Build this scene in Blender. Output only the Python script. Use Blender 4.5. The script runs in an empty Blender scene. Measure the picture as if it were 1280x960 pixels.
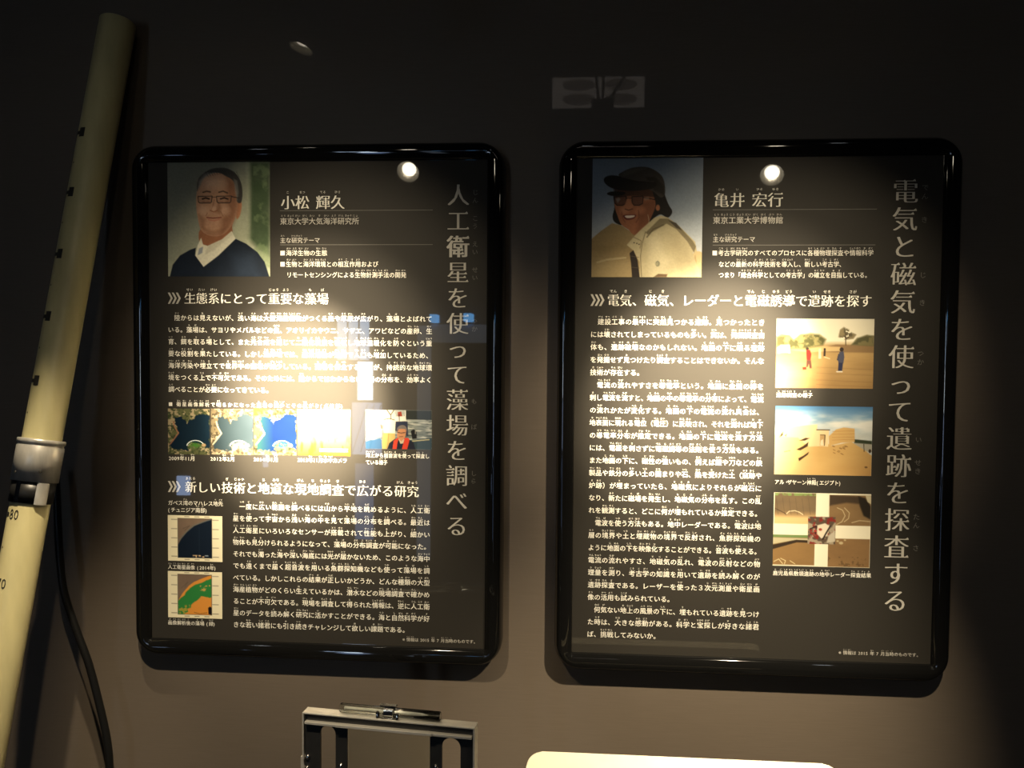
import bpy, bmesh, math, random
import numpy as np
from mathutils import Vector, Matrix, noise

# ------------------------------------------------------------------ camera, world, exposure
scn = bpy.context.scene
COL = scn.collection
Z0 = 1.0                                   # height of the boards' lower edge above the floor

def rot(pitch, yaw, roll):
    return Matrix.Rotation(yaw, 3, 'Z') @ Matrix.Rotation(pitch, 3, 'X') @ Matrix.Rotation(roll, 3, 'Y')

cam_d = bpy.data.cameras.new('camera')
cam_d.sensor_fit = 'HORIZONTAL'
cam_d.sensor_width = 36.0
cam_d.lens = 36.0 * 1035.03 / 1280.0
cam_d.clip_start = 0.02
cam = bpy.data.objects.new('camera', cam_d)
COL.objects.link(cam)
cam.matrix_world = Matrix.Translation((0.74164, -1.4039, 0.51149 + Z0)) @ (rot(-0.0379085, 0.0735735, -0.0078255) @ Matrix.Rotation(math.pi / 2, 3, 'X')).to_4x4()
scn.camera = cam

scn.view_settings.view_transform = 'Standard'
scn.view_settings.look = 'None'
scn.view_settings.gamma = 1.0
scn.view_settings.use_curve_mapping = False
scn.view_settings.exposure = 0.0

world = bpy.data.worlds.new('dark_hall')
scn.world = world
world.use_nodes = True
world.node_tree.nodes['Background'].inputs['Color'].default_value = (0.9, 0.95, 1.0, 1)
world.node_tree.nodes['Background'].inputs['Strength'].default_value = 0.002

# display spotlights: position of the lens, the point each one is aimed at, and its beam (full cone angle, watts)
SPOTS = [   # beam: (full cone angle in degrees, watts, point the cone is centred on)
    dict(pos=(0.298, -0.80, 0.995), aim=(0.275, 0.0, 0.470), beam=((21, 1250, (0.270, 0, 0.425)), (34, 140, (0.29, 0, 0.45)), (50, 32, (0.32, 0, 0.49)), (48, 80, (0.27, 0, -0.23)), (84, 2.5, (0.25, 0, 0.05)))),
    dict(pos=(1.249, -0.80, 0.979), aim=(1.045, 0.0, 0.440), beam=((24, 620, (0.965, 0, 0.46)), (36, 95, (0.985, 0, 0.46)), (50, 30, (1.05, 0, 0.48)), (44, 160, (0.95, 0, -0.25)), (84, 2, (1.0, 0, 0.05)))),
    dict(pos=(0.090, -0.50, 1.238), aim=(-0.16, -0.2, 0.10), beam=((32, 105, (-0.185, -0.22, -0.26)),)),
]
WARM = (1.0, 0.825, 0.56)

# ------------------------------------------------------------------ helpers
def lin(c):
    c = np.asarray(c, float) / 255.0
    return np.where(c <= 0.04045, c / 12.92, ((c + 0.055) / 1.055) ** 2.4)

def mat(name, col, rough=0.5, metal=0.0, coat=0.0, coat_rough=0.03, spec=0.5, emit=None, strength=0.0, attr=None):
    m = bpy.data.materials.new(name)
    m.use_nodes = True
    nt = m.node_tree
    b = nt.nodes['Principled BSDF']
    b.inputs['Base Color'].default_value = (*col, 1)
    b.inputs['Roughness'].default_value = rough
    b.inputs['Metallic'].default_value = metal
    b.inputs['Coat Weight'].default_value = coat
    b.inputs['Coat Roughness'].default_value = coat_rough
    b.inputs['Specular IOR Level'].default_value = spec
    if emit:
        b.inputs['Emission Color'].default_value = (*emit, 1)
        b.inputs['Emission Strength'].default_value = strength
    if attr:
        a = nt.nodes.new('ShaderNodeAttribute'); a.attribute_name = attr
        nt.links.new(a.outputs['Color'], b.inputs['Base Color'])
    return m

def mottle(m, scale=(1, 1, 1), nscale=20.0, lo=0.8, hi=1.2, bump=0.0, rlo=None, rhi=None, detail=6.0):
    """Multiply the base colour by stretched noise and add a fine bump."""
    nt = m.node_tree; b = nt.nodes['Principled BSDF']
    tc = nt.nodes.new('ShaderNodeTexCoord'); mp = nt.nodes.new('ShaderNodeMapping')
    mp.inputs['Scale'].default_value = scale
    nz = nt.nodes.new('ShaderNodeTexNoise'); nz.inputs['Scale'].default_value = nscale; nz.inputs['Detail'].default_value = detail
    nt.links.new(tc.outputs['Object'], mp.inputs['Vector']); nt.links.new(mp.outputs['Vector'], nz.inputs['Vector'])
    mr = nt.nodes.new('ShaderNodeMapRange')
    mr.inputs['From Min'].default_value = 0.3; mr.inputs['From Max'].default_value = 0.7
    mr.inputs['To Min'].default_value = lo; mr.inputs['To Max'].default_value = hi
    nt.links.new(nz.outputs['Fac'], mr.inputs['Value'])
    mx = nt.nodes.new('ShaderNodeMix'); mx.data_type = 'RGBA'; mx.blend_type = 'MULTIPLY'
    mx.inputs['Factor'].default_value = 1.0
    mx.inputs['A'].default_value = b.inputs['Base Color'].default_value
    nt.links.new(mr.outputs['Result'], mx.inputs['B'])
    nt.links.new(mx.outputs['Result'], b.inputs['Base Color'])
    if bump:
        bp = nt.nodes.new('ShaderNodeBump'); bp.inputs['Strength'].default_value = bump; bp.inputs['Distance'].default_value = 0.001
        nt.links.new(nz.outputs['Fac'], bp.inputs['Height']); nt.links.new(bp.outputs['Normal'], b.inputs['Normal'])
    if rlo is not None:
        r2 = nt.nodes.new('ShaderNodeMapRange'); r2.inputs['To Min'].default_value = rlo; r2.inputs['To Max'].default_value = rhi
        nt.links.new(nz.outputs['Fac'], r2.inputs['Value']); nt.links.new(r2.outputs['Result'], b.inputs['Roughness'])
    return m

def mesh_obj(name, verts, faces, m, parent=None, smooth=False):
    me = bpy.data.meshes.new(name)
    me.from_pydata([tuple(v) for v in verts], [], [tuple(f) for f in faces])
    me.update()
    if m: me.materials.append(m)
    if smooth:
        me.polygons.foreach_set('use_smooth', [True] * len(me.polygons))
    o = bpy.data.objects.new(name, me)
    COL.objects.link(o)
    if parent: o.parent = parent
    return o

def bm_obj(name, bm, m, parent=None, smooth=False):
    bmesh.ops.recalc_face_normals(bm, faces=bm.faces)
    me = bpy.data.meshes.new(name)
    bm.to_mesh(me); bm.free()
    if m: me.materials.append(m)
    if smooth:
        me.polygons.foreach_set('use_smooth', [True] * len(me.polygons))
    o = bpy.data.objects.new(name, me)
    COL.objects.link(o)
    if parent: o.parent = parent
    return o

def box(bm, lo, hi, bevel=0.0, segs=2):
    lo, hi = Vector(lo), Vector(hi)
    r = bmesh.ops.create_cube(bm, size=1.0, matrix=Matrix.Translation((lo + hi) / 2) @ Matrix.Diagonal((*(hi - lo), 1)))
    if bevel:
        es = {e for v in r['verts'] for e in v.link_edges}
        bmesh.ops.bevel(bm, geom=list(es), offset=bevel, segments=segs, affect='EDGES', profile=0.5)

def lathe(bm, prof, seg=32, mtx=Matrix.Identity(4), closed=False):
    """Spin (radius, height) pairs about the local Z axis."""
    rings = []
    for r, h in prof:
        rings.append([bm.verts.new(mtx @ Vector((r * math.cos(2 * math.pi * k / seg), r * math.sin(2 * math.pi * k / seg), h))) for k in range(seg)])
    for a, b in zip(rings, rings[1:]):
        for k in range(seg):
            bm.faces.new((a[k], a[(k + 1) % seg], b[(k + 1) % seg], b[k]))
    if closed:
        bm.faces.new(rings[0]); bm.faces.new(rings[-1])

def tube(bm, pts, rad, seg=10):
    pts = [Vector(p) for p in pts]
    rings = []
    for i, p in enumerate(pts):
        d = (pts[min(i + 1, len(pts) - 1)] - pts[max(i - 1, 0)]).normalized()
        u = d.cross(Vector((0, 1, 0))).normalized(); w = d.cross(u)
        rings.append([bm.verts.new(p + rad * (math.cos(2 * math.pi * k / seg) * u + math.sin(2 * math.pi * k / seg) * w)) for k in range(seg)])
    for a, b in zip(rings, rings[1:]):
        for k in range(seg):
            bm.faces.new((a[k], a[(k + 1) % seg], b[(k + 1) % seg], b[k]))
    bm.faces.new(rings[0]); bm.faces.new(rings[-1])

def spline(pts, n=8):
    pts = [Vector(p) for p in pts]; out = []
    for i in range(len(pts) - 1):
        p0, p1, p2, p3 = pts[max(i - 1, 0)], pts[i], pts[i + 1], pts[min(i + 2, len(pts) - 1)]
        for k in range(n):
            t = k / n
            out.append(0.5 * (2 * p1 + (p2 - p0) * t + (2 * p0 - 5 * p1 + 4 * p2 - p3) * t * t + (3 * p1 - p0 - 3 * p2 + p3) * t ** 3))
    out.append(pts[-1]); return out

def empty(name, loc, label=None, cat=None, group=None):
    o = bpy.data.objects.new(name, None); COL.objects.link(o)
    o.location = loc; o.empty_display_size = 0.05
    return tag(o, label, cat, group)

def tag(o, label=None, cat=None, group=None, kind=None):
    if label: o['label'] = label
    if cat: o['category'] = cat
    if group: o['group'] = group
    if kind: o['kind'] = kind
    return o

def rrect(x0, z0, x1, z1, r, n=8):
    """Rounded rectangle outline, counter-clockwise seen from the front."""
    pts = []
    for cx, cz, a in ((x1 - r, z0 + r, -90), (x1 - r, z1 - r, 0), (x0 + r, z1 - r, 90), (x0 + r, z0 + r, 180)):
        for k in range(n + 1):
            t = math.radians(a + 90 * k / n)
            pts.append((cx + r * math.cos(t), cz + r * math.sin(t)))
    return pts

# ------------------------------------------------------------------ materials
M = {}
M['wall'] = mottle(mat('brown_laminate', (0.128, 0.104, 0.082), rough=0.42, spec=0.25, coat=0.22, coat_rough=0.02), scale=(5.0, 1.0, 120.0), nscale=4.0, lo=0.955, hi=1.045, bump=0.004)
M['dark'] = mottle(mat('charcoal_paint', (0.03, 0.03, 0.031), rough=0.8, spec=0.2), nscale=6.0)
M['floor'] = mottle(mat('dark_carpet', (0.035, 0.033, 0.032), rough=0.95, spec=0.1), nscale=300.0, lo=0.6, hi=1.4)
M['frame'] = mat('gloss_black_plastic', (0.0055, 0.0055, 0.0055), rough=0.035, spec=0.5)
M['board'] = mat('black_print', (0.0290, 0.0265, 0.0225), rough=0.55, spec=0.12, coat=1.0, coat_rough=0.015)
M['ink'] = mat('white_print', (0.80, 0.78, 0.70), rough=0.6, spec=0.1, coat=1.0, coat_rough=0.015)
M['ink_grey'] = mat('pale_grey_print', (0.50, 0.48, 0.43), rough=0.6, spec=0.1, coat=1.0, coat_rough=0.015)
M['rule'] = mat('grey_line_print', (0.16, 0.155, 0.14), rough=0.6, spec=0.1, coat=1.0, coat_rough=0.015)
M['photo'] = mat('photo_print', (0.5, 0.5, 0.5), rough=0.55, spec=0.1, coat=1.0, coat_rough=0.015, attr='print')
M['black_metal'] = mottle(mat('black_metal', (0.012, 0.012, 0.012), rough=0.4, spec=0.4), nscale=60.0)
M['pole'] = mottle(mat('ivory_plastic', (0.48, 0.43, 0.23), rough=0.38, spec=0.35), scale=(1, 1, 0.25), nscale=26.0, lo=0.78, hi=1.12, bump=0.02)
M['mark'] = mat('black_marking', (0.02, 0.018, 0.015), rough=0.6)
M['alu'] = mottle(mat('worn_aluminium', (0.50, 0.48, 0.44), rough=0.34, metal=0.4), scale=(1, 1, 0.3), nscale=90.0, lo=0.8, hi=1.15, bump=0.04)
M['alu_plate'] = mottle(mat('brushed_aluminium', (0.46, 0.44, 0.40), rough=0.45, metal=0.55), scale=(0.2, 1, 1), nscale=150.0, lo=0.9, hi=1.1)
M['chrome'] = mat('chrome', (0.75, 0.73, 0.70), rough=0.1, metal=1.0)
M['cream'] = mottle(mat('cream_plastic', (0.86, 0.80, 0.62), rough=0.4, spec=0.3), nscale=30.0, lo=0.97, hi=1.03)
M['cable'] = mat('black_rubber', (0.007, 0.007, 0.007), rough=0.4, spec=0.2)

def clear_material(name, rough=0.02, tint=(0.95, 0.97, 0.95), ior=1.49):
    m = bpy.data.materials.new(name); m.use_nodes = True
    nt = m.node_tree; nt.nodes.remove(nt.nodes['Principled BSDF'])
    out = nt.nodes['Material Output']
    tr = nt.nodes.new('ShaderNodeBsdfTransparent'); tr.inputs['Color'].default_value = (*tint, 1)
    gl = nt.nodes.new('ShaderNodeBsdfGlossy'); gl.inputs['Roughness'].default_value = rough
    fr = nt.nodes.new('ShaderNodeFresnel'); fr.inputs['IOR'].default_value = ior
    mx = nt.nodes.new('ShaderNodeMixShader')
    nt.links.new(fr.outputs['Fac'], mx.inputs['Fac']); nt.links.new(tr.outputs['BSDF'], mx.inputs[1]); nt.links.new(gl.outputs['BSDF'], mx.inputs[2])
    nt.links.new(mx.outputs['Shader'], out.inputs['Surface'])
    return m
M['clear'] = clear_material('clear_acrylic')

# ------------------------------------------------------------------ the room
def slab(name, lo, hi, m, parent=None):
    bm = bmesh.new(); box(bm, lo, hi)
    return bm_obj(name, bm, m, parent)

WX0, WX1, WY, RY, CZ = -2.6, 3.2, 0.026, -4.62, 3.7
tag(slab('wall_front', (WX0 - 0.1, WY, 0), (WX1 + 0.1, WY + 0.1, CZ), M['wall']), 'dark brown grained laminate wall the two panels hang on', 'wall', kind='structure')
tag(slab('wall_left', (WX0 - 0.1, RY, 0), (WX0, WY, CZ), M['dark']), 'charcoal side wall left of the display', 'wall', kind='structure')
tag(slab('wall_right', (WX1, RY, 0), (WX1 + 0.1, WY, CZ), M['dark']), 'charcoal side wall right of the display', 'wall', kind='structure')
tag(slab('wall_rear', (WX0 - 0.1, RY - 0.1, 0), (WX1 + 0.1, RY, CZ), M['dark']), 'charcoal rear wall of the hall opposite the panels', 'wall', kind='structure')
tag(slab('floor', (WX0 - 0.1, RY - 0.1, -0.1), (WX1 + 0.1, WY + 0.1, 0), M['floor']), 'dark carpeted hall floor', 'floor', kind='structure')
tag(slab('ceiling', (WX0 - 0.1, RY - 0.1, CZ), (WX1 + 0.1, WY + 0.1, CZ + 0.1), M['dark']), 'charcoal hall ceiling', 'ceiling', kind='structure')

# ------------------------------------------------------------------ glyphs (built before the scene fills up)
GC = {}
def is_kanji(ch):
    return '\u4e00' <= ch <= '\u9fff' or '\u30a0' <= ch <= '\u30ff'

def raw_glyph(ch, offset, res):
    c = bpy.data.curves.new('glyph', 'FONT'); c.body = ch; c.size = 1.0; c.resolution_u = res; c.offset = offset
    o = bpy.data.objects.new('glyph', c); COL.objects.link(o)
    dg = bpy.context.evaluated_depsgraph_get()
    me = bpy.data.meshes.new_from_object(o.evaluated_get(dg))
    v = np.array([p.co[:2] for p in me.vertices], float).reshape(-1, 2)
    f = [tuple(p.vertices) for p in me.polygons]
    bpy.data.objects.remove(o); bpy.data.curves.remove(c); bpy.data.meshes.remove(me)
    return v, f

COPIES = {'sans': ((0.0, 0.0),), 'bold': ((-0.008, -0.004), (0.008, 0.004)), 'ruby': ((0.0, 0.0),)}

def glyph_area(v, f):
    a = 0.0; cnt = {}
    for p in f:
        q = v[list(p)]; a += 0.5 * abs(np.dot(q[:, 0], np.roll(q[:, 1], -1)) - np.dot(q[:, 1], np.roll(q[:, 0], -1)))
        for i, j in zip(p, p[1:] + p[:1]):
            k = (min(i, j), max(i, j)); cnt[k] = cnt.get(k, 0) + 1
    return a, sum(np.hypot(*(v[i] - v[j])) for (i, j), n in cnt.items() if n == 1)

def thin_glyph(ch, off):
    """A glyph with thinned strokes; takes the nearest offset whose outline still fills properly."""
    v0, f0 = raw_glyph(ch, 0.0, 3)
    if not len(f0): return v0, f0
    a0, p0 = glyph_area(v0, f0); best = None
    for d in (0.0, 0.0012, -0.0012, 0.0025, -0.0025, 0.004, 0.006, -0.004):
        for res in (3, 2, 4):
            v, f = raw_glyph(ch, off + d, res)
            if not len(f): continue
            a, _ = glyph_area(v, f); e = abs(a - (a0 + p0 * (off + d))) / a0
            if e < 0.05: return v, f
            if best is None or e < best[0]: best = (e, v, f)
    return (best[1], best[2]) if best and best[0] < 0.10 else (v0, f0)

def serif_marks(v, f):
    """Triangular stroke ends (as in Mincho lettering) at the right ends of horizontal strokes."""
    cnt = {}
    for p in f:
        for a, b in zip(p, p[1:] + p[:1]):
            k = (min(a, b), max(a, b)); cnt[k] = cnt.get(k, 0) + 1
    nb = {}
    for (a, b), n in cnt.items():
        if n == 1:
            nb.setdefault(a, []).append(b); nb.setdefault(b, []).append(a)
    out = []
    for (a, b), n in cnt.items():
        if n != 1: continue
        d = v[b] - v[a]
        if abs(d[0]) > 0.012 or not 0.025 < abs(d[1]) < 0.095: continue
        hi, lo = (a, b) if v[a][1] > v[b][1] else (b, a)
        ok = True
        for p, q in ((hi, lo), (lo, hi)):
            o = [x for x in nb[p] if x != q]
            if len(o) != 1: ok = False; break
            e = v[o[0]] - v[p]
            if not (e[0] < -0.10 and abs(e[1]) < 0.25 * abs(e[0])): ok = False
        if ok: out.append(v[hi])
    return out

def glyph(ch, style):
    key = (ch, style)
    if key in GC: return GC[key]
    if style in COPIES:                        # weight comes from a few slightly shifted prints of the same glyph
        v, f = raw_glyph(ch, 0.0, 2 if style != 'ruby' else 1)
        if not len(v) or len(f) == 0:
            GC[key] = (np.zeros((0, 3)), []); return GC[key]
        V = np.vstack([np.c_[v + [dx, dz], np.full(len(v), k * 0.002)] for k, (dx, dz) in enumerate(COPIES[style])])
        GC[key] = (V, [tuple(i + k * len(v) for i in p) for k in range(len(COPIES[style])) for p in f])
        return GC[key]
    else:
        off, sweep, n = {'mincho': (-0.0155, 0.052, 3), 'mincho_bold': (-0.013, 0.058, 3)}[style]
        v, f = thin_glyph(ch, off)
        vs, fs = [], []
        for k in range(n):
            fs += [tuple(i + k * len(v) for i in p) for p in f]
            vs.append(np.c_[v + [(k / (n - 1) - 0.5) * sweep, 0.0], np.full(len(v), k * 0.002)])
        V = np.vstack(vs) if len(v) else np.zeros((0, 3))
        if is_kanji(ch) and len(v):
            for p in serif_marks(v, f):
                q = p + [sweep / 2, 0]; i = len(V)
                V = np.vstack([V, [[q[0] + 0.012, q[1] - 0.02, 0.007], [q[0] - 0.035, q[1] + 0.062, 0.007], [q[0] - 0.125, q[1] - 0.004, 0.007]]])
                fs.append((i, i + 1, i + 2))
        GC[key] = (V, fs); return GC[key]

HALF = set('0123456789 ()・')
def parse(s):
    """'[漢字|かんじ]は' -> list of (base characters, reading)"""
    out, i = [], 0
    while i < len(s):
        if s[i] == '[':
            j = s.index(']', i); b, r = s[i + 1:j].split('|'); out.append((b, r)); i = j + 1
        else:
            out.append((s[i], '')); i += 1
    return out

class Text:
    """Collects flat printed lettering in board millimetres (x right, z up)."""
    def __init__(self):
        self.v, self.f, self.n = [], [], 0
    def put(self, ch, x, z, size, style, sx=1.0, lift=0.0):
        V, F = glyph(ch, style)
        if not len(V): return
        P = np.empty((len(V), 3))
        P[:, 0] = (x + V[:, 0] * size * sx) / 1000
        P[:, 1] = -(0.0003 + lift + V[:, 2] * size / 1000 * 0.5)
        P[:, 2] = (z + V[:, 1] * size) / 1000
        self.v.append(P)
        self.f += [tuple(i + self.n for i in p) for p in F]
        self.n += len(V)
    def line(self, s, x, z, size, style, width=None, ruby=None, rsize=0.38, rise=0.98):
        items = parse(s)
        def adv(ch):
            if ch in HALF: return 0.56 if ch != ' ' else 0.4
            return 1.0
        total = sum(adv(c) for b, _ in items for c in b)
        pitch = size if width is None else width / total
        sx = min(1.0, pitch / size * 1.0) if pitch < size else 1.0
        cx = x
        for b, r in items:
            x_start = cx
            for c in b:
                a = adv(c) * pitch
                self.put(c, cx + (a - adv(c) * size * sx) / 2, z, size, style, sx)
                cx += a
            if r and ruby is not None:
                rp = min(size * rsize, (cx - x_start) / len(r))
                x0 = (x_start + cx) / 2 - rp * len(r) / 2
                for k, c in enumerate(r):
                    ruby.put(c, x0 + k * rp, z + size * rise, size * rsize * 0.9, 'ruby', min(1.0, rp / (size * rsize * 0.9)))
        return cx
    def column(self, s, xc, ztop, size, pitch, style, ruby=None, rsize=0.27):
        z = ztop
        for b, r in parse(s):
            z_start = z
            for c in b:
                self.put(c, xc - size / 2, z - size * 0.88, size, style); z -= pitch
            if r and ruby is not None:
                rs = size * rsize; zz = (z_start + z) / 2 + rs * 1.25 * len(r) / 2 - (pitch - size) / 2
                for k, c in enumerate(r):
                    ruby.put(c, xc + size * 0.60, zz - rs * 1.25 * k - rs * 0.88, rs, 'ruby')
    def poly(self, pts):
        P = np.array([[x / 1000, -0.0003, z / 1000] for x, z in pts])
        self.v.append(P); self.f.append(tuple(range(self.n, self.n + len(pts)))); self.n += len(pts)
    def build(self, name, m, parent):
        return tag(mesh_obj(name, np.vstack(self.v), self.f, m, parent), kind='stuff')

def chevrons(t, x, z, h, step):
    for k in range(3):
        a = x + k * step; w = step * 0.52; d = step * 0.72
        t.poly([(a, z), (a + w, z), (a + w + d, z + h / 2), (a + d, z + h / 2)])
        t.poly([(a + d, z + h / 2), (a + w + d, z + h / 2), (a + w, z + h), (a, z + h)])

# ------------------------------------------------------------------ painter for the printed photographs
class Canvas:
    """A small colour raster painted with shapes, turned into one coloured sheet (flat print)."""
    def __init__(self, box_, nx, ny, seed=0):
        self.x0, self.y0, self.x1, self.y1 = box_
        self.nx, self.ny = nx, ny
        self.X, self.Y = np.meshgrid(np.linspace(self.x0, self.x1, nx), np.linspace(self.y0, self.y1, ny))
        self.px = (self.x1 - self.x0) / (nx - 1)
        self.c = np.zeros((ny, nx, 3))
        self.rng = np.random.default_rng(seed)
    def noise(self, cell, octaves=3, ax=1.0, ay=1.0):
        out = np.zeros((self.ny, self.nx)); amp, tot = 1.0, 0.0
        for o in range(octaves):
            cw = max(cell / 2 ** o, self.px)
            gx = (self.X - self.x0) / (cw * ax); gy = (self.Y - self.y0) / (cw * ay)
            g = self.rng.random((int(gy.max()) + 3, int(gx.max()) + 3))
            ix, iy = gx.astype(int), gy.astype(int); fx, fy = gx - ix, gy - iy
            fx = fx * fx * (3 - 2 * fx); fy = fy * fy * (3 - 2 * fy)
            out += amp * ((g[iy, ix] * (1 - fx) + g[iy, ix + 1] * fx) * (1 - fy) + (g[iy + 1, ix] * (1 - fx) + g[iy + 1, ix + 1] * fx) * fy)
            tot += amp; amp *= 0.5
        return out / tot
    def over(self, mask, col):
        m = np.clip(mask, 0, 1)[..., None]
        self.c = self.c * (1 - m) + np.asarray(col, float) * m
    def fill(self, col):
        self.c[:] = col
    def vgrad(self, stops):
        ys = [s[0] for s in stops]
        for k in range(3):
            self.c[..., k] = np.interp(self.Y, ys, [s[1][k] for s in stops])
    def poly_mask(self, pts, soft=None):
        soft = soft or self.px * 0.8
        X, Y = self.X, self.Y
        ins = np.zeros(X.shape, bool); d2 = np.full(X.shape, 1e18)
        n = len(pts)
        for i in range(n):
            ax, ay = pts[i]; bx, by = pts[(i + 1) % n]
            if ay != by:
                cr = ((ay > Y) != (by > Y)) & (X < (bx - ax) * (Y - ay) / (by - ay) + ax)
                ins ^= cr
            ex, ey = bx - ax, by - ay; L = ex * ex + ey * ey + 1e-12
            t = np.clip(((X - ax) * ex + (Y - ay) * ey) / L, 0, 1)
            d2 = np.minimum(d2, (X - ax - t * ex) ** 2 + (Y - ay - t * ey) ** 2)
        sd = np.sqrt(d2) * np.where(ins, 1, -1)
        return np.clip(sd / soft + 0.5, 0, 1)
    def poly(self, pts, col, soft=None, smooth=False, a=1.0):
        if smooth:
            q = [(p[0], p[1], 0) for p in pts]; q = q[-1:] + q + q[:2]
            pts = [(p.x, p.y) for p in spline(q, 4)][4:-4 - 1]
        m = self.poly_mask(pts, soft) * a
        self.over(m, col); return m
    def ell(self, cx, cy, rx, ry, col, soft=None, ang=0.0, a=1.0):
        ca, sa = math.cos(ang), math.sin(ang)
        u = ((self.X - cx) * ca + (self.Y - cy) * sa) / rx; v = (-(self.X - cx) * sa + (self.Y - cy) * ca) / ry
        r = np.sqrt(u * u + v * v); s = (soft or self.px) / min(rx, ry)
        self.over(np.clip((1 - r) / s + 0.5, 0, 1) * a, col)
    def line(self, pts, w, col, a=1.0, dash=None):
        best = np.full(self.X.shape, 1e9)
        for k, ((ax, ay), (bx, by)) in enumerate(zip(pts, pts[1:])):
            if dash and k % dash == 0: continue
            ex, ey = bx - ax, by - ay; L = ex * ex + ey * ey + 1e-12
            t = np.clip(((self.X - ax) * ex + (self.Y - ay) * ey) / L, 0, 1)
            best = np.minimum(best, np.hypot(self.X - ax - t * ex, self.Y - ay - t * ey))
        self.over(np.clip((w / 2 - best) / (self.px * 0.8) + 0.5, 0, 1) * a, col)
    def mul(self, f):
        self.c = np.clip(self.c * f[..., None], 0, 255)
    def build(self, name, rect, parent):
        """rect = (x0, z0, x1, z1) in board millimetres"""
        x0, z0, x1, z1 = rect; nx, ny = self.nx, self.ny
        xs = np.linspace(x0, x1, nx) / 1000; zs = np.linspace(z1, z0, ny) / 1000
        gx, gz = np.meshgrid(xs, zs)
        V = np.stack([gx.ravel(), np.full(nx * ny, -0.0002), gz.ravel()], 1)
        i = (np.arange(ny - 1)[:, None] * nx + np.arange(nx - 1)[None]).ravel()
        F = np.stack([i, i + nx, i + nx + 1, i + 1], 1)
        me = bpy.data.meshes.new(name)
        me.vertices.add(len(V)); me.vertices.foreach_set('co', V.ravel())
        me.loops.add(F.size); me.loops.foreach_set('vertex_index', F.ravel().astype(np.int32))
        me.polygons.add(len(F)); me.polygons.foreach_set('loop_start', np.arange(0, F.size, 4, dtype=np.int32))
        me.update(calc_edges=True)
        at = me.color_attributes.new('print', 'FLOAT_COLOR', 'POINT')
        rgba = np.ones((nx * ny, 4), np.float32); rgba[:, :3] = lin(np.clip(self.c, 0, 255)).reshape(-1, 3)
        at.data.foreach_set('color', rgba.ravel())
        me.materials.append(M['photo'])
        o = bpy.data.objects.new(name, me); COL.objects.link(o); o.parent = parent
        return o

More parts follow.
